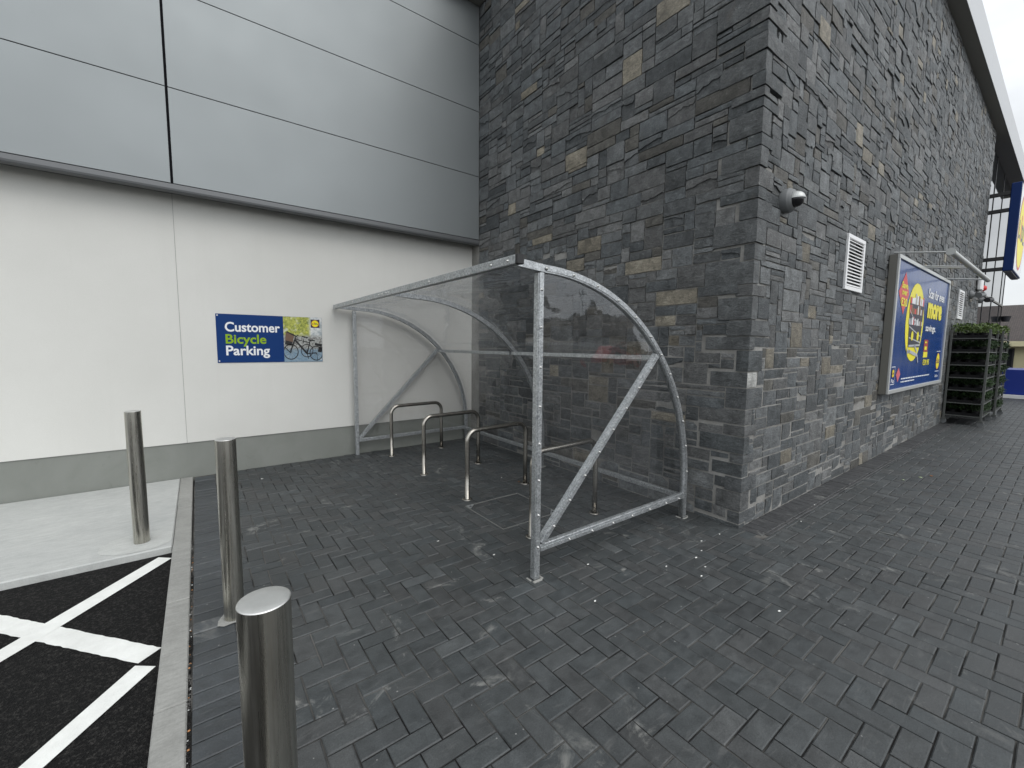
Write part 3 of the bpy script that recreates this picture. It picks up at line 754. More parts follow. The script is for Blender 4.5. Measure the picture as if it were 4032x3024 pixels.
def bolts(pts, d, parent, r=.0085):
    for p in pts:
        b = MB(); b.lathe(p, [(r*1.15, 0), (r*1.15, .0022), (r*.7, .0024), (r*.7, .006), (r*.55, .0095), (0, .011)], d, 10); b.build('bolt', M_bolt, parent)
ends = []
for a, near in ((YN, True), (YF, False)):
    s = -1 if near else 1; f0 = a if near else a+.046
    b = MB(); b.box((-2.022, a, .004), (-1.974, a+.046, 2.068), 0, .003); b.build('post', M_galv, sh)
    ff = f0+s*.0065 
    b = MB(); b.box((-2.016, min(f0, ff)-(.0 if near else 0), .19), (-1.98, max(f0, ff), 2.07), 0, .001); b.build('cover_strip', M_galv, sh)
    
    b = MB(); b.box((-1.973, a+.002, .195), (-.205, a+.044, .242), 0, .003); b.build('bottom_rail', M_galv, sh)
    b = MB(); b.box((-1.972, min(f0, ff), .198), (-.215, max(f0, ff), .226), 0, .001); b.build('cover_strip', M_galv, sh)
    # diagonal brace
    p, q = Vector((-1.958, .25)), Vector((-.705, 1.530)); dd = (q-p).normalized(); nn = Vector((-dd.y, dd.x))
    b = MB(); w = .024
    b.prism([tuple(p+nn*w), tuple(p-nn*w), tuple(q-nn*w), tuple(q+nn*w)], 1, a+.003, a+.043); b.build('diagonal_brace', M_galv, sh)
    b = MB(); c0 = -nn*.006
    y0, y1 = min(f0, f0+s*.006)+.002, max(f0, f0+s*.006)+(.002 if near else 0)
    b.prism([tuple(p+c0+nn*.014), tuple(p+c0-nn*.014), tuple(q+c0-nn*.014), tuple(q+c0+nn*.014)], 1, y0, y1); b.build('cover_strip', M_galv, sh)
    # cover strip on the arc
    b = MB(); R0, R1 = RO-TW*.22, RO-TW*.80
    A = [(CX+R0*math.cos(math.pi/2*k/36), CZ+R0*math.sin(math.pi/2*k/36)) for k in range(37)]; Bp = [(CX+R1*math.cos(math.pi/2*k/36), CZ+R1*math.sin(math.pi/2*k/36)) for k in range(37)]
    for k in range(36):
        b.prism([A[k], A[k+1], Bp[k+1], Bp[k]], 1, min(f0, f0+s*.005), max(f0, f0+s*.005))
    b.build('cover_strip', M_galv, sh)
    yb_ = f0+s*.0062; dv = (0, s, 0)
    bolts([(-1.998, yb_, z) for z in (.235, .46, .70, .95, 1.20, 1.46, 1.72, 1.96)], dv, sh)
    bolts([(x, yb_, .211) for x in (-1.70, -1.46, -1.22, -.98, -.74, -.50, -.30)], dv, sh)
    bolts([(p.lerp(q, t).x+c0.x, yb_+.001, p.lerp(q, t).y+c0.y) for t in (.08, .2, .32, .44, .56, .68, .8, .92)], dv, sh)
    bolts([(CX+(RO-.024)*math.cos(rad(t)), yb_, CZ+(RO-.024)*math.sin(rad(t))) for t in (4, 12, 20, 28, 36, 43, 50, 58, 66, 74, 82, 90)], dv, sh)
for cx, cy in ((-1.998, YN+.02), (-.185, YN+.02), (-.185, 2.463)):
    rg = random.Random(int(cx*77)); b = MB()
    for (sx, sy, w, h) in ((-.045, -.045, .075, .02), (.033, -.03, .02, .06), (-.05, -.01, .014, .05)):
        b.box((cx+sx, cy+sy, -.004), (cx+sx+w, cy+sy+h, rg.uniform(.004, .009)), 0, .003)
    tag(b.build('grout_patch', M_kerb), kind='structure')
b = MB(); b.box((-2.256, .345, 2.086), (-2.206, 4.50, 2.141), 0, .004); b.build('front_beam', M_galv, sh)
b = MB(); b.box((-2.258, .322, 2.084), (-2.204, .347, 2.143), 0, .004); b.build('end_cap', M_cap, sh)
b = MB(); b.box((-2.258, 4.499, 2.084), (-2.204, 4.512, 2.143), 0, .004); b.build('end_cap', M_galv, sh)
bolts([(-2.256, y, 2.112) for y in (.42, .60, 1.5, 2.40, 2.47, 2.58, 2.68, 3.6, 4.36)], (-1, 0, 0), sh)
am = rad(43.0); mx, mz = CX+(RO-TW)*math.cos(am), CZ+(RO-TW)*math.sin(am)
for a, c in ((YN+.047, 2.439), (2.487, YF-.001)):
    b = MB(); b.box((mx-.045, a, mz-.030), (mx-.003, c, mz+.010), 0, .003); b.build('middle_rail', M_galv, sh)
    b = MB(); b.box((-.206, a, .178), (-.166, c, .222), 0, .003); b.build('rear_rail', M_galv, sh)
# clear panels
def side_panel(prof, a):
    b = MB(); b.prism(prof, 1, a+.018, a+.022); return b.build('clear_side_panel', M_poly_side, sh)
Rp = RO-TW+.002
for a in (YN, YF):
    up_p = [(-1.972, .262), (-.73, 1.532)]+[(CX+Rp*math.cos(rad(t)), CZ+Rp*math.sin(rad(t))) for t in (44, 50, 56, 62, 68, 74, 80, 86, 90)]+[(-1.972, 2.07)]
    side_panel(up_p, a)
    lo_p = [(-1.94, .236), (-.215, .236)]+[(CX+Rp*math.cos(rad(t)), CZ+Rp*math.sin(rad(t))) for t in (0, 6, 12, 18, 24, 30, 36, 42)]+[(-.71, 1.50)]
    side_panel(lo_p, a)
for a, c in ((YN+.01, 2.462), (2.466, YF+.035)):
    b = MB(); rg = random.Random(int(a*100)); nA, nY = 60, 24
    def rp(k, j, e):
        t = k/nA; y = a+(c-a)*j/nY; wv = .006*math.sin(3.1*y*2+t*9)*math.sin(t*14+y*1.7)*(1 if 0 < j < nY else 0)
        ang = math.pi/2*min(t/.93, 1); R = RO+.003+e+wv*math.sin(math.pi*min(t/.93, 1))
        if t <= .93: return (CX+R*math.cos(ang), y, CZ+R*math.sin(ang))
        s_ = (t-.93)/.07; return (CX-.245*s_, y, CZ+RO+.003+e+.018*s_)
    I = [b.vs([rp(k, j, 0) for j in range(nY+1)]) for k in range(nA+1)]; O = [b.vs([rp(k, j, .003) for j in range(nY+1)]) for k in range(nA+1)]
    for k in range(nA):
        for j in range(nY):
            b.face([I[k]+j, I[k+1]+j, I[k+1]+j+1, I[k]+j+1], 0, True); b.face([O[k]+j+1, O[k+1]+j+1, O[k+1]+j, O[k]+j], 0, True)
        b.face([I[k], O[k], O[k+1], I[k+1]]); b.face([I[k+1]+nY, O[k+1]+nY, O[k]+nY, I[k]+nY])
    for k in (0, nA):
        for j in range(nY): b.face([I[k]+j, I[k]+j+1, O[k]+j+1, O[k]+j])
    b.build('clear_roof_panel', M_poly_roof, sh)

# ------------------------------------------------------------------ cycle stands
def make_hoop(y0, y1, label):
    xa, xb, H, R, r = -1.607, -.792, .745, .115, .0245
    t = thing('cycle_stand', label, 'bike stand', (xa, y0, 0), 'steel hoop cycle stands under the shelter')
    def P(s_, z): return (xa+(xb-xa)*s_, y0+(y1-y0)*s_, z)
    W_ = xb-xa; pts = [P(0, .0), P(0, .3), P(0, H-R-r)]
    for k in range(1, 9): a = math.pi/2*k/8; pts.append(P((R-R*math.cos(a))/W_, H-r-R+R*math.sin(a)))
    pts.append(P(.5, H-r))
    for k in range(0, 8): a = math.pi/2*k/8; pts.append(P(1-(R-R*math.sin(a))/W_, H-r-R+R*math.cos(a)))
    pts += [P(1, H-R-r), P(1, .3), P(1, 0)]
    b = MB(); b.tube(pts, r, 18); b.build('hoop', M_hoop, t)
    for s_ in (0, 1):
        b = MB(); p = P(s_, .001); b.lathe(p, [(.052, 0), (.052, .004), (.048, .007), (.026, .008)], (0, 0, 1), 28); b.build('base_flange', M_hoop, t)
    return t
for y0, y1, lb in ((4.12, 4.16, 'bent steel hoop stand nearest the white wall, farthest under the shelter'), (3.04, 3.08, 'bent steel hoop stand second from the white wall'),
                   (1.995, 2.055, 'bent steel hoop stand beside the recessed cover, third from the white wall'), (.94, .98, 'bent steel hoop stand behind the shelter front post, nearest the viewer')):
    make_hoop(y0, y1, lb)

# ------------------------------------------------------------------ bollards
def bollard(x, y, H, label, r=.0508):
    t = thing('bollard', label, 'bollard', (x, y, 0), 'stainless steel bollards along the kerb')
    b = MB(); b.lathe((x, y, 0), [(r, -.04), (r, .4), (r, .8), (r, H-.0025)], (0, 0, 1), 64); b.build('bollard_post', M_steel, t)
    b = MB(); b.lathe((x, y, H), [(r, -.0025), (r-.0008, -.0008), (r-.0025, 0), (r*.5, .0002), (0, .0003)], (0, 0, 1), 64, sm=True); b.build('top_cap', M_steel_top, t)
    return t
bollard(-4.222, 2.70, 1.065, 'steel bollard set in the pale concrete pad, farthest left')
bollard(-3.690, 1.150, 1.062, 'steel bollard rising from the dark block paving at the kerb, middle of three')
bollard(-3.705, -.700, 1.06, 'large steel bollard closest to the viewer with its round top in view')
# grout scraps at the middle bollard's foot
b = MB(); rg = random.Random(3)
b.poly([(-3.775, 1.10, .0035), (-3.745, 1.075, .0035), (-3.70, 1.082, .0035), (-3.655, 1.07, .0035), (-3.63, 1.085, .0035), (-3.64, 1.2, .0035), (-3.74, 1.21, .0035), (-3.77, 1.15, .0035)])
tag(b.build('grout_patch', M_kerb), kind='structure')

# ------------------------------------------------------------------ recessed cover in the paving
mh = thing('recessed_cover', 'square recessed access cover filled with blocks, thin steel rim, under the shelter', 'access cover', (-1.4, 1.5, 0))
b = MB(); x0, y0, x1, y1 = -1.725, 1.185, -1.072, 1.84
for (a, c, e, f) in ((x0, y0, x1, y0+.006), (x0, y1-.006, x1, y1), (x0, y0+.006, x0+.006, y1-.006), (x1-.006, y0+.006, x1, y1-.006)): b.box((a, c, -.01), (e, f, .0052))
b.build('rim', mat('worn_rim', (.24, .24, .23), .6, .4), mh)
for (cx, cy, sx, sy) in ((x0+.01, y1-.01, 1, -1), (x1-.01, y0+.01, -1, 1)):
    b = MB(); b.prism([(cx, cy), (cx+sx*.085, cy), (cx, cy+sy*.085)], 2, -.004, .0065); k = b.build('corner_plate', M_galv, mh)
    b = MB(); b.lathe((cx+sx*.028, cy+sy*.028, .0068), [(.011, 0), (0, .0004)], (0, 0, 1), 14); b.build('key_hole', M_gap, mh)

# ------------------------------------------------------------------ things on the front wall
cam_t = thing('dome_camera', 'round grey dome security camera near the stone corner', 'security camera', (.50, 0, 2.91))
b = MB(); b.lathe((.50, -.005, 2.91), [(.104, 0), (.104, .055), (.100, .062), (.093, .066), (.09, .082), (.06, .09)], (0, -1, 0), 40); b.build('housing', M_grey_pl, cam_t)
b = MB(); b.lathe((.50, -.092, 2.905), [(.064, 0), (.064, .02), (.058, .045), (.042, .064), (.02, .075), (0, .078)], (0, -1, 0), 32); b.build('dome', M_black, cam_t)
b = MB(); R = .068
for k in range(12):
    for j in range(8):
        a0, a1 = math.pi*k/12, math.pi*(k+1)/12; e0, e1 = rad(90*j/8), rad(90*(j+1)/8)
        f = lambda a, e: (.50+R*math.cos(a)*math.cos(e), -.094-.082*math.sin(e)-.0, 2.909+R*math.sin(a)*math.cos(e))
        b.poly([f(a0, e0), f(a1, e0), f(a1, e1), f(a0, e1)], 0, True)
b.build('hood', M_alu_w, cam_t)
def vent(x0, x1, z0, z1, label, n):
    t = thing('louvre_vent', label, 'air vent', (x0, -.02, z0), 'white louvred vents in the front wall')
    b = MB(); e = .045; y0, y1 = -.035, -.008
    b.box((x0, y0, z0), (x1, y1, z0+e), 0, .003); b.box((x0, y0, z1-e), (x1, y1, z1), 0, .003); b.box((x0, y0+.0005, z0+e), (x0+e, y1, z1-e), 0, .003); b.box((x1-e, y0+.0005, z0+e), (x1, y1, z1-e), 0, .003)
    b.build('vent_frame', M_white, t)
    b = MB(); b.box((x0+.02, -.009, z0+.02), (x1-.02, -.004, z1-.02)); b.build('vent_backing', M_gap, t)
    for k in range(n):
        z = z0+e+(z1-z0-2*e)*(k+.5)/n; h = (z1-z0-2*e)/n
        b = MB(); b.prism([(-.032, z-h*.30), (-.030, z-h*.36), (-.012, z+h*.22), (-.014, z+h*.28)], 0, x0+e, x1-e); b.build('blade', M_white, t)
vent(2.219, 2.859, 2.286, 2.914, 'white louvred air vent between the dome camera and the blue poster', 14)
vent(9.83, 10.47, 2.29, 2.93, 'small far white louvred vent beyond the blue poster, above the plant trolley', 12)

# poster case with lamp bar
px0, px1, pz0, pz1 = 4.03, 7.93, .955, 2.912; yp = -.125
ps = thing('poster_case', 'large blue framed advertising poster reading Scan for even more savings', 'poster', (px0, 0, pz0))
b = MB(); b.box((px0+.01, yp+.02, pz0+.01), (px1-.01, -.022, pz1-.01)); b.build('case_back', M_alu, ps)
b = MB(); e = .055
b.box((px0, yp-.006, pz0), (px1, yp+.022, pz0+e), 0, .004); b.box((px0, yp-.006, pz1-e), (px1, yp+.022, pz1), 0, .004)
b.box((px0, yp-.0055, pz0+e), (px0+e, yp+.022, pz1-e), 0, .004); b.box((px1-e, yp-.0055, pz0+e), (px1, yp+.022, pz1-e), 0, .004); b.build('poster_frame', M_alu_w, ps)
b = MB(); b.box((px0, yp+.0225, pz0), (px0+.012, -.02, pz1)); b.box((px0+.0125, yp+.0225, pz1-.012), (px1, -.02, pz1)); b.build('case_side', M_alu, ps)
def f_poster(N, L, b):
    v = coords(N, L, (1, 1, .25)); n = noise(N, L, v, 2.2, 3, .5); bump(N, L, b, n, .12, .08)
M_poster = mat('poster_blue', (.004, .046, .21), .2, 0, .15, fn=f_poster)
b = MB(); b.poly([(px0+e-.003, yp+.016, pz0+e-.003), (px1-e+.003, yp+.016, pz0+e-.003), (px1-e+.003, yp+.016, pz1-e+.003), (px0+e-.003, yp+.016, pz1-e+.003)]); b.build('poster_sheet', M_poster, ps)
y = yp+.013
b = MB(); ell(b, 5.37, 2.02, .60, .61, y, 0); b.build('yellow_disc', M_yellow, ps)
b = MB(); b.poly([(4.555, y, 2.11), (4.83, y, 2.415), (4.55, y, 2.718), (4.22, y, 2.42)]); b.build('red_diamond', M_red, ps)
for body, x0, x1, z0, z1, bo, m_ in (('Save', 4.36, 4.71, 2.48, 2.575, .03, M_yellow), ('over', 4.40, 4.70, 2.385, 2.45, .03, M_yellow), ('€30', 4.35, 4.74, 2.225, 2.35, .035, M_yellow),
        ('Scan for even', 6.17, 7.54, 2.47, 2.63, .02, M_letter), ('more', 6.20, 7.42, 2.13, 2.40, .06, M_yellow), ('savings.', 6.17, 7.02, 1.875, 2.02, .02, M_letter),
        ('Plus', 4.22, 4.36, 1.105, 1.165, .02, M_letter), ('€39.95', 6.18, 6.70, 1.325, 1.43, .03, M_yellow)):
    b = MB(); letters(b, body, x0, x1, z0, z1, y-.003, bo); b.build('lettering', m_, ps)
b = MB(); b.poly([(6.19, y, 1.56), (6.50, y, 1.56), (6.50, y, 1.765), (6.19, y, 1.765)]); b.build('red_tag', mat('tag_red', (.35, .015, .01), .4), ps)
b = MB(); b.poly([(6.19, y, 1.46), (6.52, y, 1.46), (6.52, y, 1.555), (6.19, y, 1.555)]); b.build('yellow_tag', M_yellow, ps)
b = MB(); bar(b, (6.23, 1.72), (6.38, 1.72), .03, y-.003); bar(b, (6.23, 1.62), (6.42, 1.62), .06, y-.003); b.build('tag_figures', M_yellow, ps)
b = MB(); rr = random.Random(5)
for z, x1_ in ((1.146, 6.85), (1.098, 5.70)):
    x = 4.80
    while x < x1_: w = rr.uniform(.05, .16); bar(b, (x, z), (min(x+w, x1_), z), .018, y); x += w+.018
b.build('small_print', M_letter, ps)
# trolley picture
b = MB(); b.poly([(5.03, y-.003, 1.63), (5.82, y-.003, 1.63), (5.90, y-.003, 2.30), (4.93, y-.003, 2.30)], 0)
for z, n_, hh in ((2.30, 9, .17), (2.15, 9, .15), (1.98, 10, .13)):
    for k in range(n_):
        x = 4.94+.95*k/n_; w = .95/n_*rr.uniform(.6, 1.1); h = hh*rr.uniform(.5, 1); b.poly([(x, y-.0045, z), (min(x+w, 5.93), y-.0045, z), (min(x+w, 5.93)-.01, y-.0045, z+h), (x, y-.0045, z+h)], rr.choice([1, 2, 2, 3, 4]))
b.build('printed_trolley', [M_navy, M_red, M_letter, mat('print_brown', (.25, .12, .05), .5), M_wire], ps)
b = MB()
for p, q, w in (((4.98, 1.95), (5.86, 1.80), .02), ((5.02, 1.78), (5.83, 1.71), .02), ((5.05, 1.65), (5.80, 1.67), .03), ((4.93, 2.2), (5.5, 1.97), .015), ((5.0, 1.62), (5.0, 1.52), .04), ((5.0, 1.55), (5.15, 1.57), .05), ((5.10, 1.57), (5.7, 1.50), .05), ((5.7, 1.5), (5.80, 1.38), .04), ((5.45, 1.66), (5.65, 1.56), .04)): bar(b, p, q, w, y-.006)
b.build('printed_handle', M_wire, ps)
for cx in (5.22, 5.60):
    b = MB(); ell(b, cx, 1.81, .075, .075, y-.008, 0); b.build('printed_badge', M_yellow, ps)
logo(ps, 7.50, 1.378, .155, y-.001, False); logo(ps, 4.30, 1.245, .06, y-.001, False)
b = MB()
for z in (1.565, 1.19): bar(b, (7.34, z), (7.68, z), .01, y)
bar(b, (4.21, 1.34), (4.41, 1.34), .01, y); bar(b, (4.21, 1.085), (4.41, 1.085), .01, y); bar(b, (4.41, 1.085), (4.41, 1.34), .008, y); letters(b, 'lidl.ie', 7.38, 7.64, 1.075, 1.125, y, .01)
b.build('outline', M_letter, ps)
b = MB(); b.poly([(4.61, y, 1.105), (4.735, y, 1.222), (4.605, y, 1.325), (4.48, y, 1.222)]); b.build('pink_diamond', mat('pink', (.6, .12, .14), .5), ps)
lamp = thing('lamp_bar', 'thin pale lamp bar held out on rods above the blue poster', 'lamp', (4.0, -.1, 2.92))
for x in (4.045, 5.62, 5.80, 7.55):
    b = MB(); b.cyl((x, -.06, 2.935), (x, -.62, 2.85), .012, n=10); b.build('rod', M_alu_w, lamp)
b = MB(); b.cyl((3.97, -.63, 2.845), (7.66, -.63, 2.845), .036, n=18); b.build('lamp_tube', M_alu_w, lamp)
b = MB(); b.cyl((3.95, -.63, 2.845), (3.972, -.63, 2.845), .045, n=18); b.build('end_cap', M_alu_w, lamp)

# small fittings near the far end of the front wall
al = thing('alarm_box', 'white alarm box with a red lens high at the far end of the stone wall', 'alarm', (12.45, -.02, 3.2))
b = MB(); b.box((12.2, -.11, 3.12), (12.62, -.03, 3.52), 0, .02); b.build('alarm_case', M_white, al)
b = MB(); b.lathe((12.75, -.05, 3.2), [(.08, 0), (.08, .05), (.05, .1), (0, .11)], (0, -1, 0), 16); b.build('red_lens', M_red, al)
b = MB(); b.box((12.62, -.06, 3.18), (12.76, -.03, 3.24)); b.build('bracket', M_white, al)
for x, z, lb in ((11.35, 2.93, 'small grey bullet camera on the stone wall below the alarm box'), (12.95, 2.93, 'dark bullet camera at the far edge of the stone wall, by the shop window')):
    t = thing('bullet_camera', lb, 'security camera', (x, -.02, z), 'bullet cameras on the front wall')
    b = MB(); b.lathe((x, -.02, z), [(.10, 0), (.10, .04), (.06, .06), (.05, .09)], (0, -1, 0), 20); b.build('mount', M_grey_pl, t)
    b = MB(); b.cyl((x+.02, -.16, z-.02), (x+.36, -.20, z+.01), .062, n=18); b.build('camera_body', M_grey_pl if x < 12 else M_dark, t)
    b = MB(); b.box((x+.10, -.24, z+.05), (x+.42, -.13, z+.068), 0, .004); b.build('sun_hood', M_alu_w, t)

# projecting shop sign
ys0, ys1, xs0, xs1, zs0, zs1 = -.54, -.358, 13.05, 15.25, 3.64, 5.84
fs = thing('projecting_sign', 'big blue box sign on black brackets beyond the stone wall, yellow disc on its face', 'shop sign', (xs0, ys0, zs0))
b = MB(); b.box((xs0, ys0, zs0), (xs1, ys1, zs1), 0, .012); b.build('sign_box', M_blue2, fs)
b = MB(); b.box((xs0+.03, ys0+.03, zs0-.02), (xs1-.03, ys1-.03, zs0-.001)); b.build('sign_underside', M_grey_pl, fs)
cxs, czs = (xs0+xs1)/2, (zs0+zs1)/2
b = MB(); b.poly([(xs0+.03, ys0-.003, zs0+.03), (xs1-.03, ys0-.003, zs0+.03), (xs1-.03, ys0-.003, zs1-.03), (xs0+.03, ys0-.003, zs1-.03)]); b.build('sign_face', M_letter, fs)
logo(fs, cxs, czs, .98, ys0-.006, False)
for z in (3.70, 3.97, 5.19, 5.61):
    b = MB(); b.box((13.06, ys1+.001, z-.045), (13.14, .10, z+.045), 0, .005); b.build('bracket', M_dark, fs)
for x, z, lb in ((20.35, 2.75, 'black wall lamp on the far corner of the shop front'),):
    t = thing('wall_lamp', lb, 'lamp', (x, 0, z))
    b = MB(); b.cyl((x, .0, z-.1), (x, .0, z+.1), .10, .14, n=20); b.build('lamp_body', M_dark, t)
    b = MB(); b.box((x-.03, .0, z-.03), (x+.03, .14, z+.03)); b.build('bracket', M_dark, t)

# ------------------------------------------------------------------ plant trolleys
def leaves(b, x0, x1, y0, y1, z0, z1, n, s, rg, m=0):
    for _ in range(n):
        c = Vector((rg.uniform(x0, x1), rg.uniform(y0, y1), z0+(z1-z0)*rg.random()**.7)); a = rg.uniform(0, 6.28); t = rg.uniform(-.2, 1.0); l = s*rg.uniform(.6, 1.3); w = l*.42
        d = Vector((math.cos(a)*math.cos(t), math.sin(a)*math.cos(t), math.sin(t))); sd = Vector((-math.sin(a), math.cos(a), rg.uniform(-.3, .3))).normalized()
        b.poly([c, c+d*l*.5+sd*w*.5, c+d*l, c+d*l*.5-sd*w*.5], m)
shelf_z = [.20, .47, .74, 1.01, 1.28, 1.55, 1.84]
def make_cart(x0, y0, label):
    LX, WY, HT = 1.30, .55, 2.02
    t = thing('plant_trolley', label, 'plant trolley', (x0, y0, 0), 'steel plant trolleys against the stone wall')
    for (x, y) in ((0, 0), (LX, 0), (0, WY), (LX, WY)):
        b = MB(); X, Y = x0+x, y0+y; b.box((X-.018, Y-.018, .12), (X+.018, Y+.018, HT), 0, .003)
        for k in range(24): pass
        b.build('upright', M_rusty, t)
        b = MB(); b.cyl((X-.014, Y, .055), (X+.014, Y, .055), .052, n=16); w = b.build('castor', M_grey_pl, t)
        b = MB(); b.box((X-.03, Y-.035, .09), (X+.03, Y+.035, .125)); b.build('castor_fork', M_rusty, t)
    for z in shelf_z:
        b = MB(); b.box((x0+.02, y0+.02, z-.012), (x0+LX-.02, y0+WY-.02, z-.004))
        for (a, c, e, f) in ((-.012, -.012, LX+.012, .006), (-.012, WY-.006, LX+.012, WY+.012), (-.012, .0065, .006, WY-.0065), (LX-.006, .0065, LX+.012, WY-.0065)): b.box((x0+a, y0+c, z-.016), (x0+e, y0+f, z+.004), 0, .002)
        b.build('shelf', M_rusty, t)
    return t
words = ['bottom', 'second lowest', 'third lowest', 'middle', 'third highest', 'second highest', 'top']
def make_trays(x0, y0, who, gname):
    rg = random.Random(int(x0*10))
    for k, z in enumerate(shelf_z):
        t = thing('plant_tray', 'tray of %s plants on the %s shelf of the %s' % ('bright green and yellow' if k == 6 else 'dark green', words[k], who), 'potted plants', (x0+.65, y0+.27, z), gname)
        b = MB(); zz = z+.007
        b.box((x0+.04, y0+.03, zz), (x0+1.26, y0+.52, zz+.02))
        for (a, c, e, f) in ((.04, .03, 1.26, .042), (.04, .508, 1.26, .52), (.04, .0425, .052, .5075), (1.248, .0425, 1.26, .5075)): b.box((x0+a, y0+c, zz+.02), (x0+e, y0+f, zz+.055))
        b.build('tray', M_pot, t)
        b = MB()
        for i in range(8):
            for j in range(3):
                X, Y = x0+.13+i*.148, y0+.11+j*.163; b.cyl((X, Y, zz+.021), (X, Y, zz+.11), .045, .06, n=10)
        b.build('pots', M_pot, t)
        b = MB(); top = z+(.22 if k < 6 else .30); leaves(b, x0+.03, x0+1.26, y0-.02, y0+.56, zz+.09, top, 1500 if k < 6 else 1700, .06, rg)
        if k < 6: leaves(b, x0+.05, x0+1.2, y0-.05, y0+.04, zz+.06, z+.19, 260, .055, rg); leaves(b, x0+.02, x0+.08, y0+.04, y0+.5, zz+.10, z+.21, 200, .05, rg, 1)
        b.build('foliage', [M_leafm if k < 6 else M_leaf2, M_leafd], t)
make_cart(9.20, -.60, 'grey steel trolley stacked with green plants, nearer of two against the stone wall')
make_trays(9.20, -.60, 'nearer plant trolley', 'plant trays on the nearer trolley')
make_cart(10.75, -.66, 'grey steel plant trolley half hidden behind the nearer one')
make_trays(10.75, -.66, 'farther plant trolley', 'plant trays on the farther trolley')

# ------------------------------------------------------------------ far end: bay box, bungalow, trees
bx = thing('trolley_bay', 'bright blue panel box on a white base beyond the plant trolleys', 'trolley bay', (18.0, -1.2, 0))
b = MB(); b.box((18.0, -2.6, .12), (20.2, -.22, .95), 0, .01); b.build('blue_panel', M_bluebox, bx)
b = MB(); b.box((17.9, -2.7, -.05), (20.3, -.15, .11), 0, .01); b.build('white_base', M_white, bx)
def house(x0, y0, x1, y1, eave, ridge, axis, label, wallm, roofm, cat='house', name='bungalow', windows=(), fasc=None):
    t = thing(name, label, cat, ((x0+x1)/2, (y0+y1)/2, 0))
    b = MB(); b.box((x0, y0, -.05), (x1, y1, eave)); b.build('wall', wallm, t)
    o = .45; X0, X1, Y0, Y1 = x0-o, x1+o, y0-o, y1+o; b = MB()
    hip = min((X1-X0), (Y1-Y0))/2*.9
    if axis == 1: r = [((X0+X1)/2, Y0+hip, ridge), ((X0+X1)/2, Y1-hip, ridge)]
    else: r = [(X0+hip, (Y0+Y1)/2, ridge), (X1-hip, (Y0+Y1)/2, ridge)]
    c = [(X0, Y0, eave), (X1, Y0, eave), (X1, Y1, eave), (X0, Y1, eave)]
    if axis == 1: fs_ = [[c[0], c[1], r[0]], [c[1], c[2], r[1], r[0]], [c[2], c[3], r[1]], [c[3], c[0], r[0], r[1]]]
    else: fs_ = [[c[0], c[1], r[1], r[0]], [c[1], c[2], r[1]], [c[2], c[3], r[0], r[1]], [c[3], c[0], r[0]]]
    for q in fs_: b.poly(q)
    b.poly([c[3], c[2], c[1], c[0]]); b.build('roof', roofm, t)
    b = MB(); h = .28
    b.box((X0-.02, Y0-.02, eave-h), (X1+.02, Y0, eave)); b.box((X0-.02, Y1, eave-h), (X1+.02, Y1+.02, eave)); b.box((X0-.02, Y0, eave-h), (X0, Y1, eave)); b.box((X1, Y0, eave-h), (X1+.02, Y1, eave))
    b.build('fascia_board', fasc or wallm, t)
    for (fx, a, c_, z0, z1, m1) in windows:
        b = MB()
        if fx[0] == 'x': X = fx[1]; b.box((X-.04, a, z0), (X, c_, z1))
        else: Y = fx[1]; b.box((a, Y, z0), (c_, Y+.04, z1))
        f_ = b.build('window', M_dark, t); b = MB()
        if fx[0] == 'x': b.box((X-.05, a+.07, z0+.07), (X-.041, c_-.07, z1-.07))
        else: b.box((a+.07, Y+.041, z0+.07), (c_-.07, Y+.05, z1-.07))
        b.build('pane', m1, f_)
    return t
house(32, -9, 41, 5.5, 2.08, 4.35, 1, 'far cream bungalow with brown hipped roof at the right edge', M_cream, M_roof, windows=((('x', 32), .36, 2.2, .1, 1.70, M_pane), (('x', 32), -2.4, -.9, .9, 1.70, M_pane)), fasc=M_creamf)
def tree(x, y, H, R, label, seed, n=2600):
    rg = random.Random(seed); t = thing('tree', label, 'tree', (x, y, 0), 'trees by the car park')
    b = MB(); b.cyl((x, y, -.05), (x+.1, y, H*.6), .16, .07, n=10)
    for k in range(7):
        a = rg.uniform(0, 6.28); z = H*rg.uniform(.3, .55); b.cyl((x, y, z), (x+math.cos(a)*R*.7, y+math.sin(a)*R*.7, z+H*.25), .05, .015, n=6)
    b.build('trunk', M_bark, t)
    b = MB(); cl = [(x+rg.gauss(0, R*.4), y+rg.gauss(0, R*.4), H*rg.uniform(.4, .95), R*rg.uniform(.3, .5)) for _ in range(18)]
    for _ in range(n):
        cx, cy, cz, r = rg.choice(cl); d = Vector((rg.gauss(0, 1), rg.gauss(0, 1), rg.gauss(0, 1))).normalized()*r*rg.uniform(.5, 1)
        c = Vector((cx, cy, cz))+d; s_ = rg.uniform(.07, .16); a = Vector((rg.gauss(0, 1), rg.gauss(0, 1), rg.gauss(0, 1))).normalized(); e_ = a.orthogonal().normalized()
        b.poly([c, c+a*s_+e_*s_*.5, c+a*s_*2, c+a*s_-e_*s_*.5])
    b.build('crown', M_tree, t); return t
tree(27, -3.6, 4.2, 1.8, 'round dark green tree mirrored in the far shop window', 5)
tree(46, -13.0, 6.5, 3.0, 'taller dark tree standing behind the far bungalow', 8)

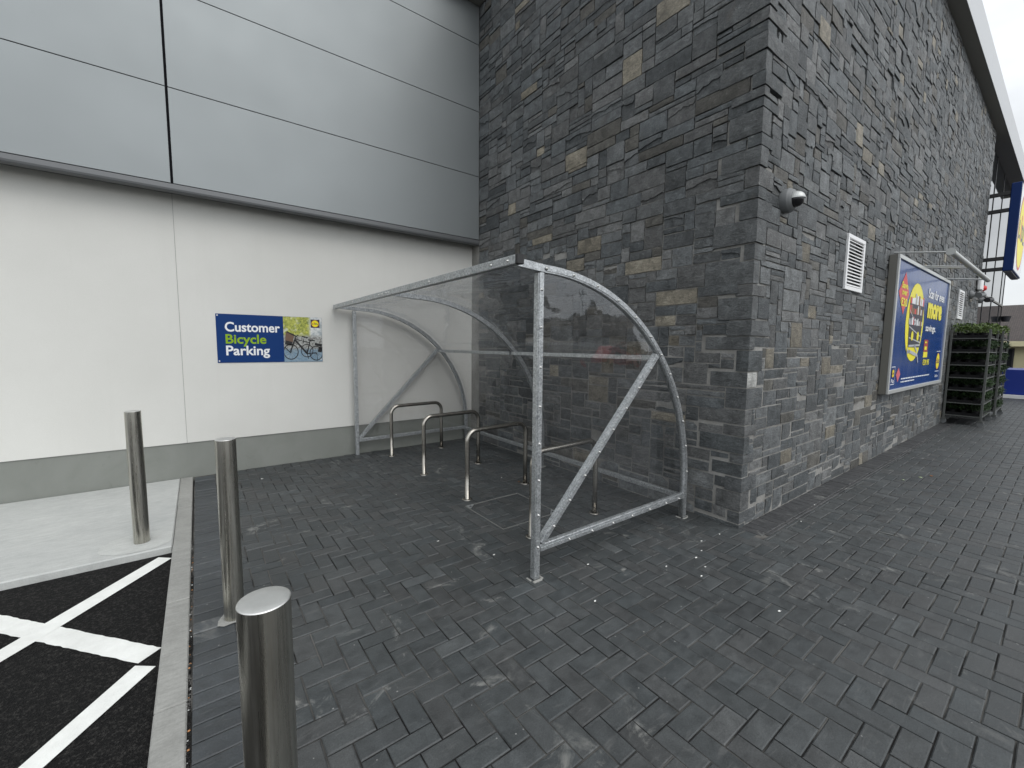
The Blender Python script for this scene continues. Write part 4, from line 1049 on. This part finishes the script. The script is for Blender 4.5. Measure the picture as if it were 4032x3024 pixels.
# houses, car and pole across the road: seen only as reflections in the clear panels
hx = [(20, 26.5, 'left'), (28.2, 34.5, 'middle'), (36.5, 43, 'right')]
for k, (a, c_, w) in enumerate(hx):
    t = house(a, -40, c_, -32, 3.0+.2*k, 5.6+.3*k, 0, 'dark roofed house across the road, %s one mirrored in the clear side panel' % w, M_brick, M_roof, name='house', windows=((('y', -32), a+.8, a+2.3, 1.0, 2.3, M_pane), (('y', -32), c_-2.6, c_-1.0, 1.0, 2.3, M_pane)))
    g = MB(); mx_ = (a+c_)/2
    for gx in (mx_-1.7, mx_+1.7):
        g.prism([(gx-1.2, 3.2), (gx+1.2, 3.2), (gx, 5.2+.2*k)], 1, -34.5, -31.6)
    g.build('gable', M_brick, t); g = MB(); g.box((a+1, -36.5, 4.6), (a+1.7, -35.8, 7.2+.2*k)); g.build('chimney', M_brick, t)
wl = MB(); wl.box((21, -26.2, -.05), (32.5, -25.9, 2.2)); tag(wl.build('boundary_wall', M_render, loc=(26, -26, 0)), 'long pale wall across the road, mirrored in the clear panel', 'wall')
pl = MB(); pl.cyl((27.0, -27.5, -.05), (27.0, -27.5, 7.2), .13, .09, n=10); pl.box((26.3, -27.55, 6.6), (27.7, -27.45, 6.72)); tag(pl.build('utility_pole', M_bole, loc=(27, -27.5, 0)), 'dark wooden utility pole mirrored in the clear side panel', 'pole')
car = thing('parked_car', 'red hatchback parked across the car park, mirrored in the clear panel', 'car', (22.5, -19.3, -.05))
b = MB(); prof = [(20.5, .25), (20.45, .7), (20.7, .95), (21.1, 1.02), (21.7, 1.40), (23.2, 1.45), (23.9, 1.05), (24.6, .92), (24.75, .6), (24.7, .25)]
b.prism(prof, 1, -20.1, -18.5); b.build('body', M_carred, car)
b = MB(); b.prism([(21.25, 1.03), (21.78, 1.35), (23.1, 1.39), (23.7, 1.05)], 1, -20.11, -18.49); b.build('side_window', M_pane, car)
for x in (21.3, 23.9):
    for y0_ in (-20.12, -18.66):
        b = MB(); b.cyl((x, y0_, .26), (x, y0_+.18, .26), .31, n=20); w = b.build('wheel', M_cap, car)

# ------------------------------------------------------------------ litter
def scrap(x, y, r, seed, name, label, cat, grp, m, z=.006):
    rg = random.Random(seed); n = 7; b = MB(); k = [(x+r*rg.uniform(.35, 1.2)*math.cos(6.283*i/n)*1.5, y+r*rg.uniform(.35, 1)*math.sin(6.283*i/n)) for i in range(n)]
    lo_ = b.vs([(p[0], p[1], z-.001) for p in k]); hi = b.vs([(p[0], p[1], z+rg.uniform(0, .004)) for p in k])
    b.face([hi+i for i in range(n)], 0)
    for i in range(n): b.face([lo_+i, lo_+(i+1) % n, hi+(i+1) % n, hi+i])
    tag(b.build(name, m, loc=(x, y, 0)), label, cat, grp)
S = .3617
def gpt(px, py):
    d = fw+r2*((px-2016)/F_PX)-u2*((py-1512)/F_PX); t = (0-CAM.z)/d.z; p = CAM+d*t; return p.x, p.y
pl = [((2761.8, 2133), .010), ((2762.6, 2171), .009), ((2741, 2199), .010), ((2776, 2234.6), .011), ((2763, 2271), .010), ((2623.6, 2233.5), .010), ((2314.7, 2225.3), .010), ((3153, 2055.5), .011), ((3207, 1989.6), .009), ((1725.5, 2133), .010), ((1945, 2187), .010),
      ((2833, 2105.6), .010), ((2343, 2370), .010), ((1975, 1882), .011), ((1561, 1949), .007), ((1032, 1887), .011), ((3068, 2411), .013)]
for k, ((a, c_), r) in enumerate(pl):
    x, y = gpt(a, c_); scrap(x, y, r*.78, k, 'paper_scrap', 'tiny white scrap lying on the dark block paving', 'litter', 'white scraps scattered on the paving', M_litter)
M_dry = mat('dry_leaf', (.28, .12, .04), .8); M_gl = mat('pale_leaf', (.3, .36, .22), .7)
for k, ((a, c_), r, m_, lb) in enumerate([((3624, 1881), .022, M_gl, 'pale green leaf on the paving in front of the poster'), ((3667, 1875), .02, M_dry, 'small brown leaf beside the pale green leaf'), ((3557, 1891), .016, M_gl, 'thin pale leaf nearer the stone wall'), ((2043, 1898), .012, M_dry, 'tiny orange leaf at the foot of the third hoop stand')]):
    x, y = gpt(a, c_); scrap(x, y, r, 40+k, 'fallen_leaf', lb, 'leaf', 'fallen leaves on the paving', m_)
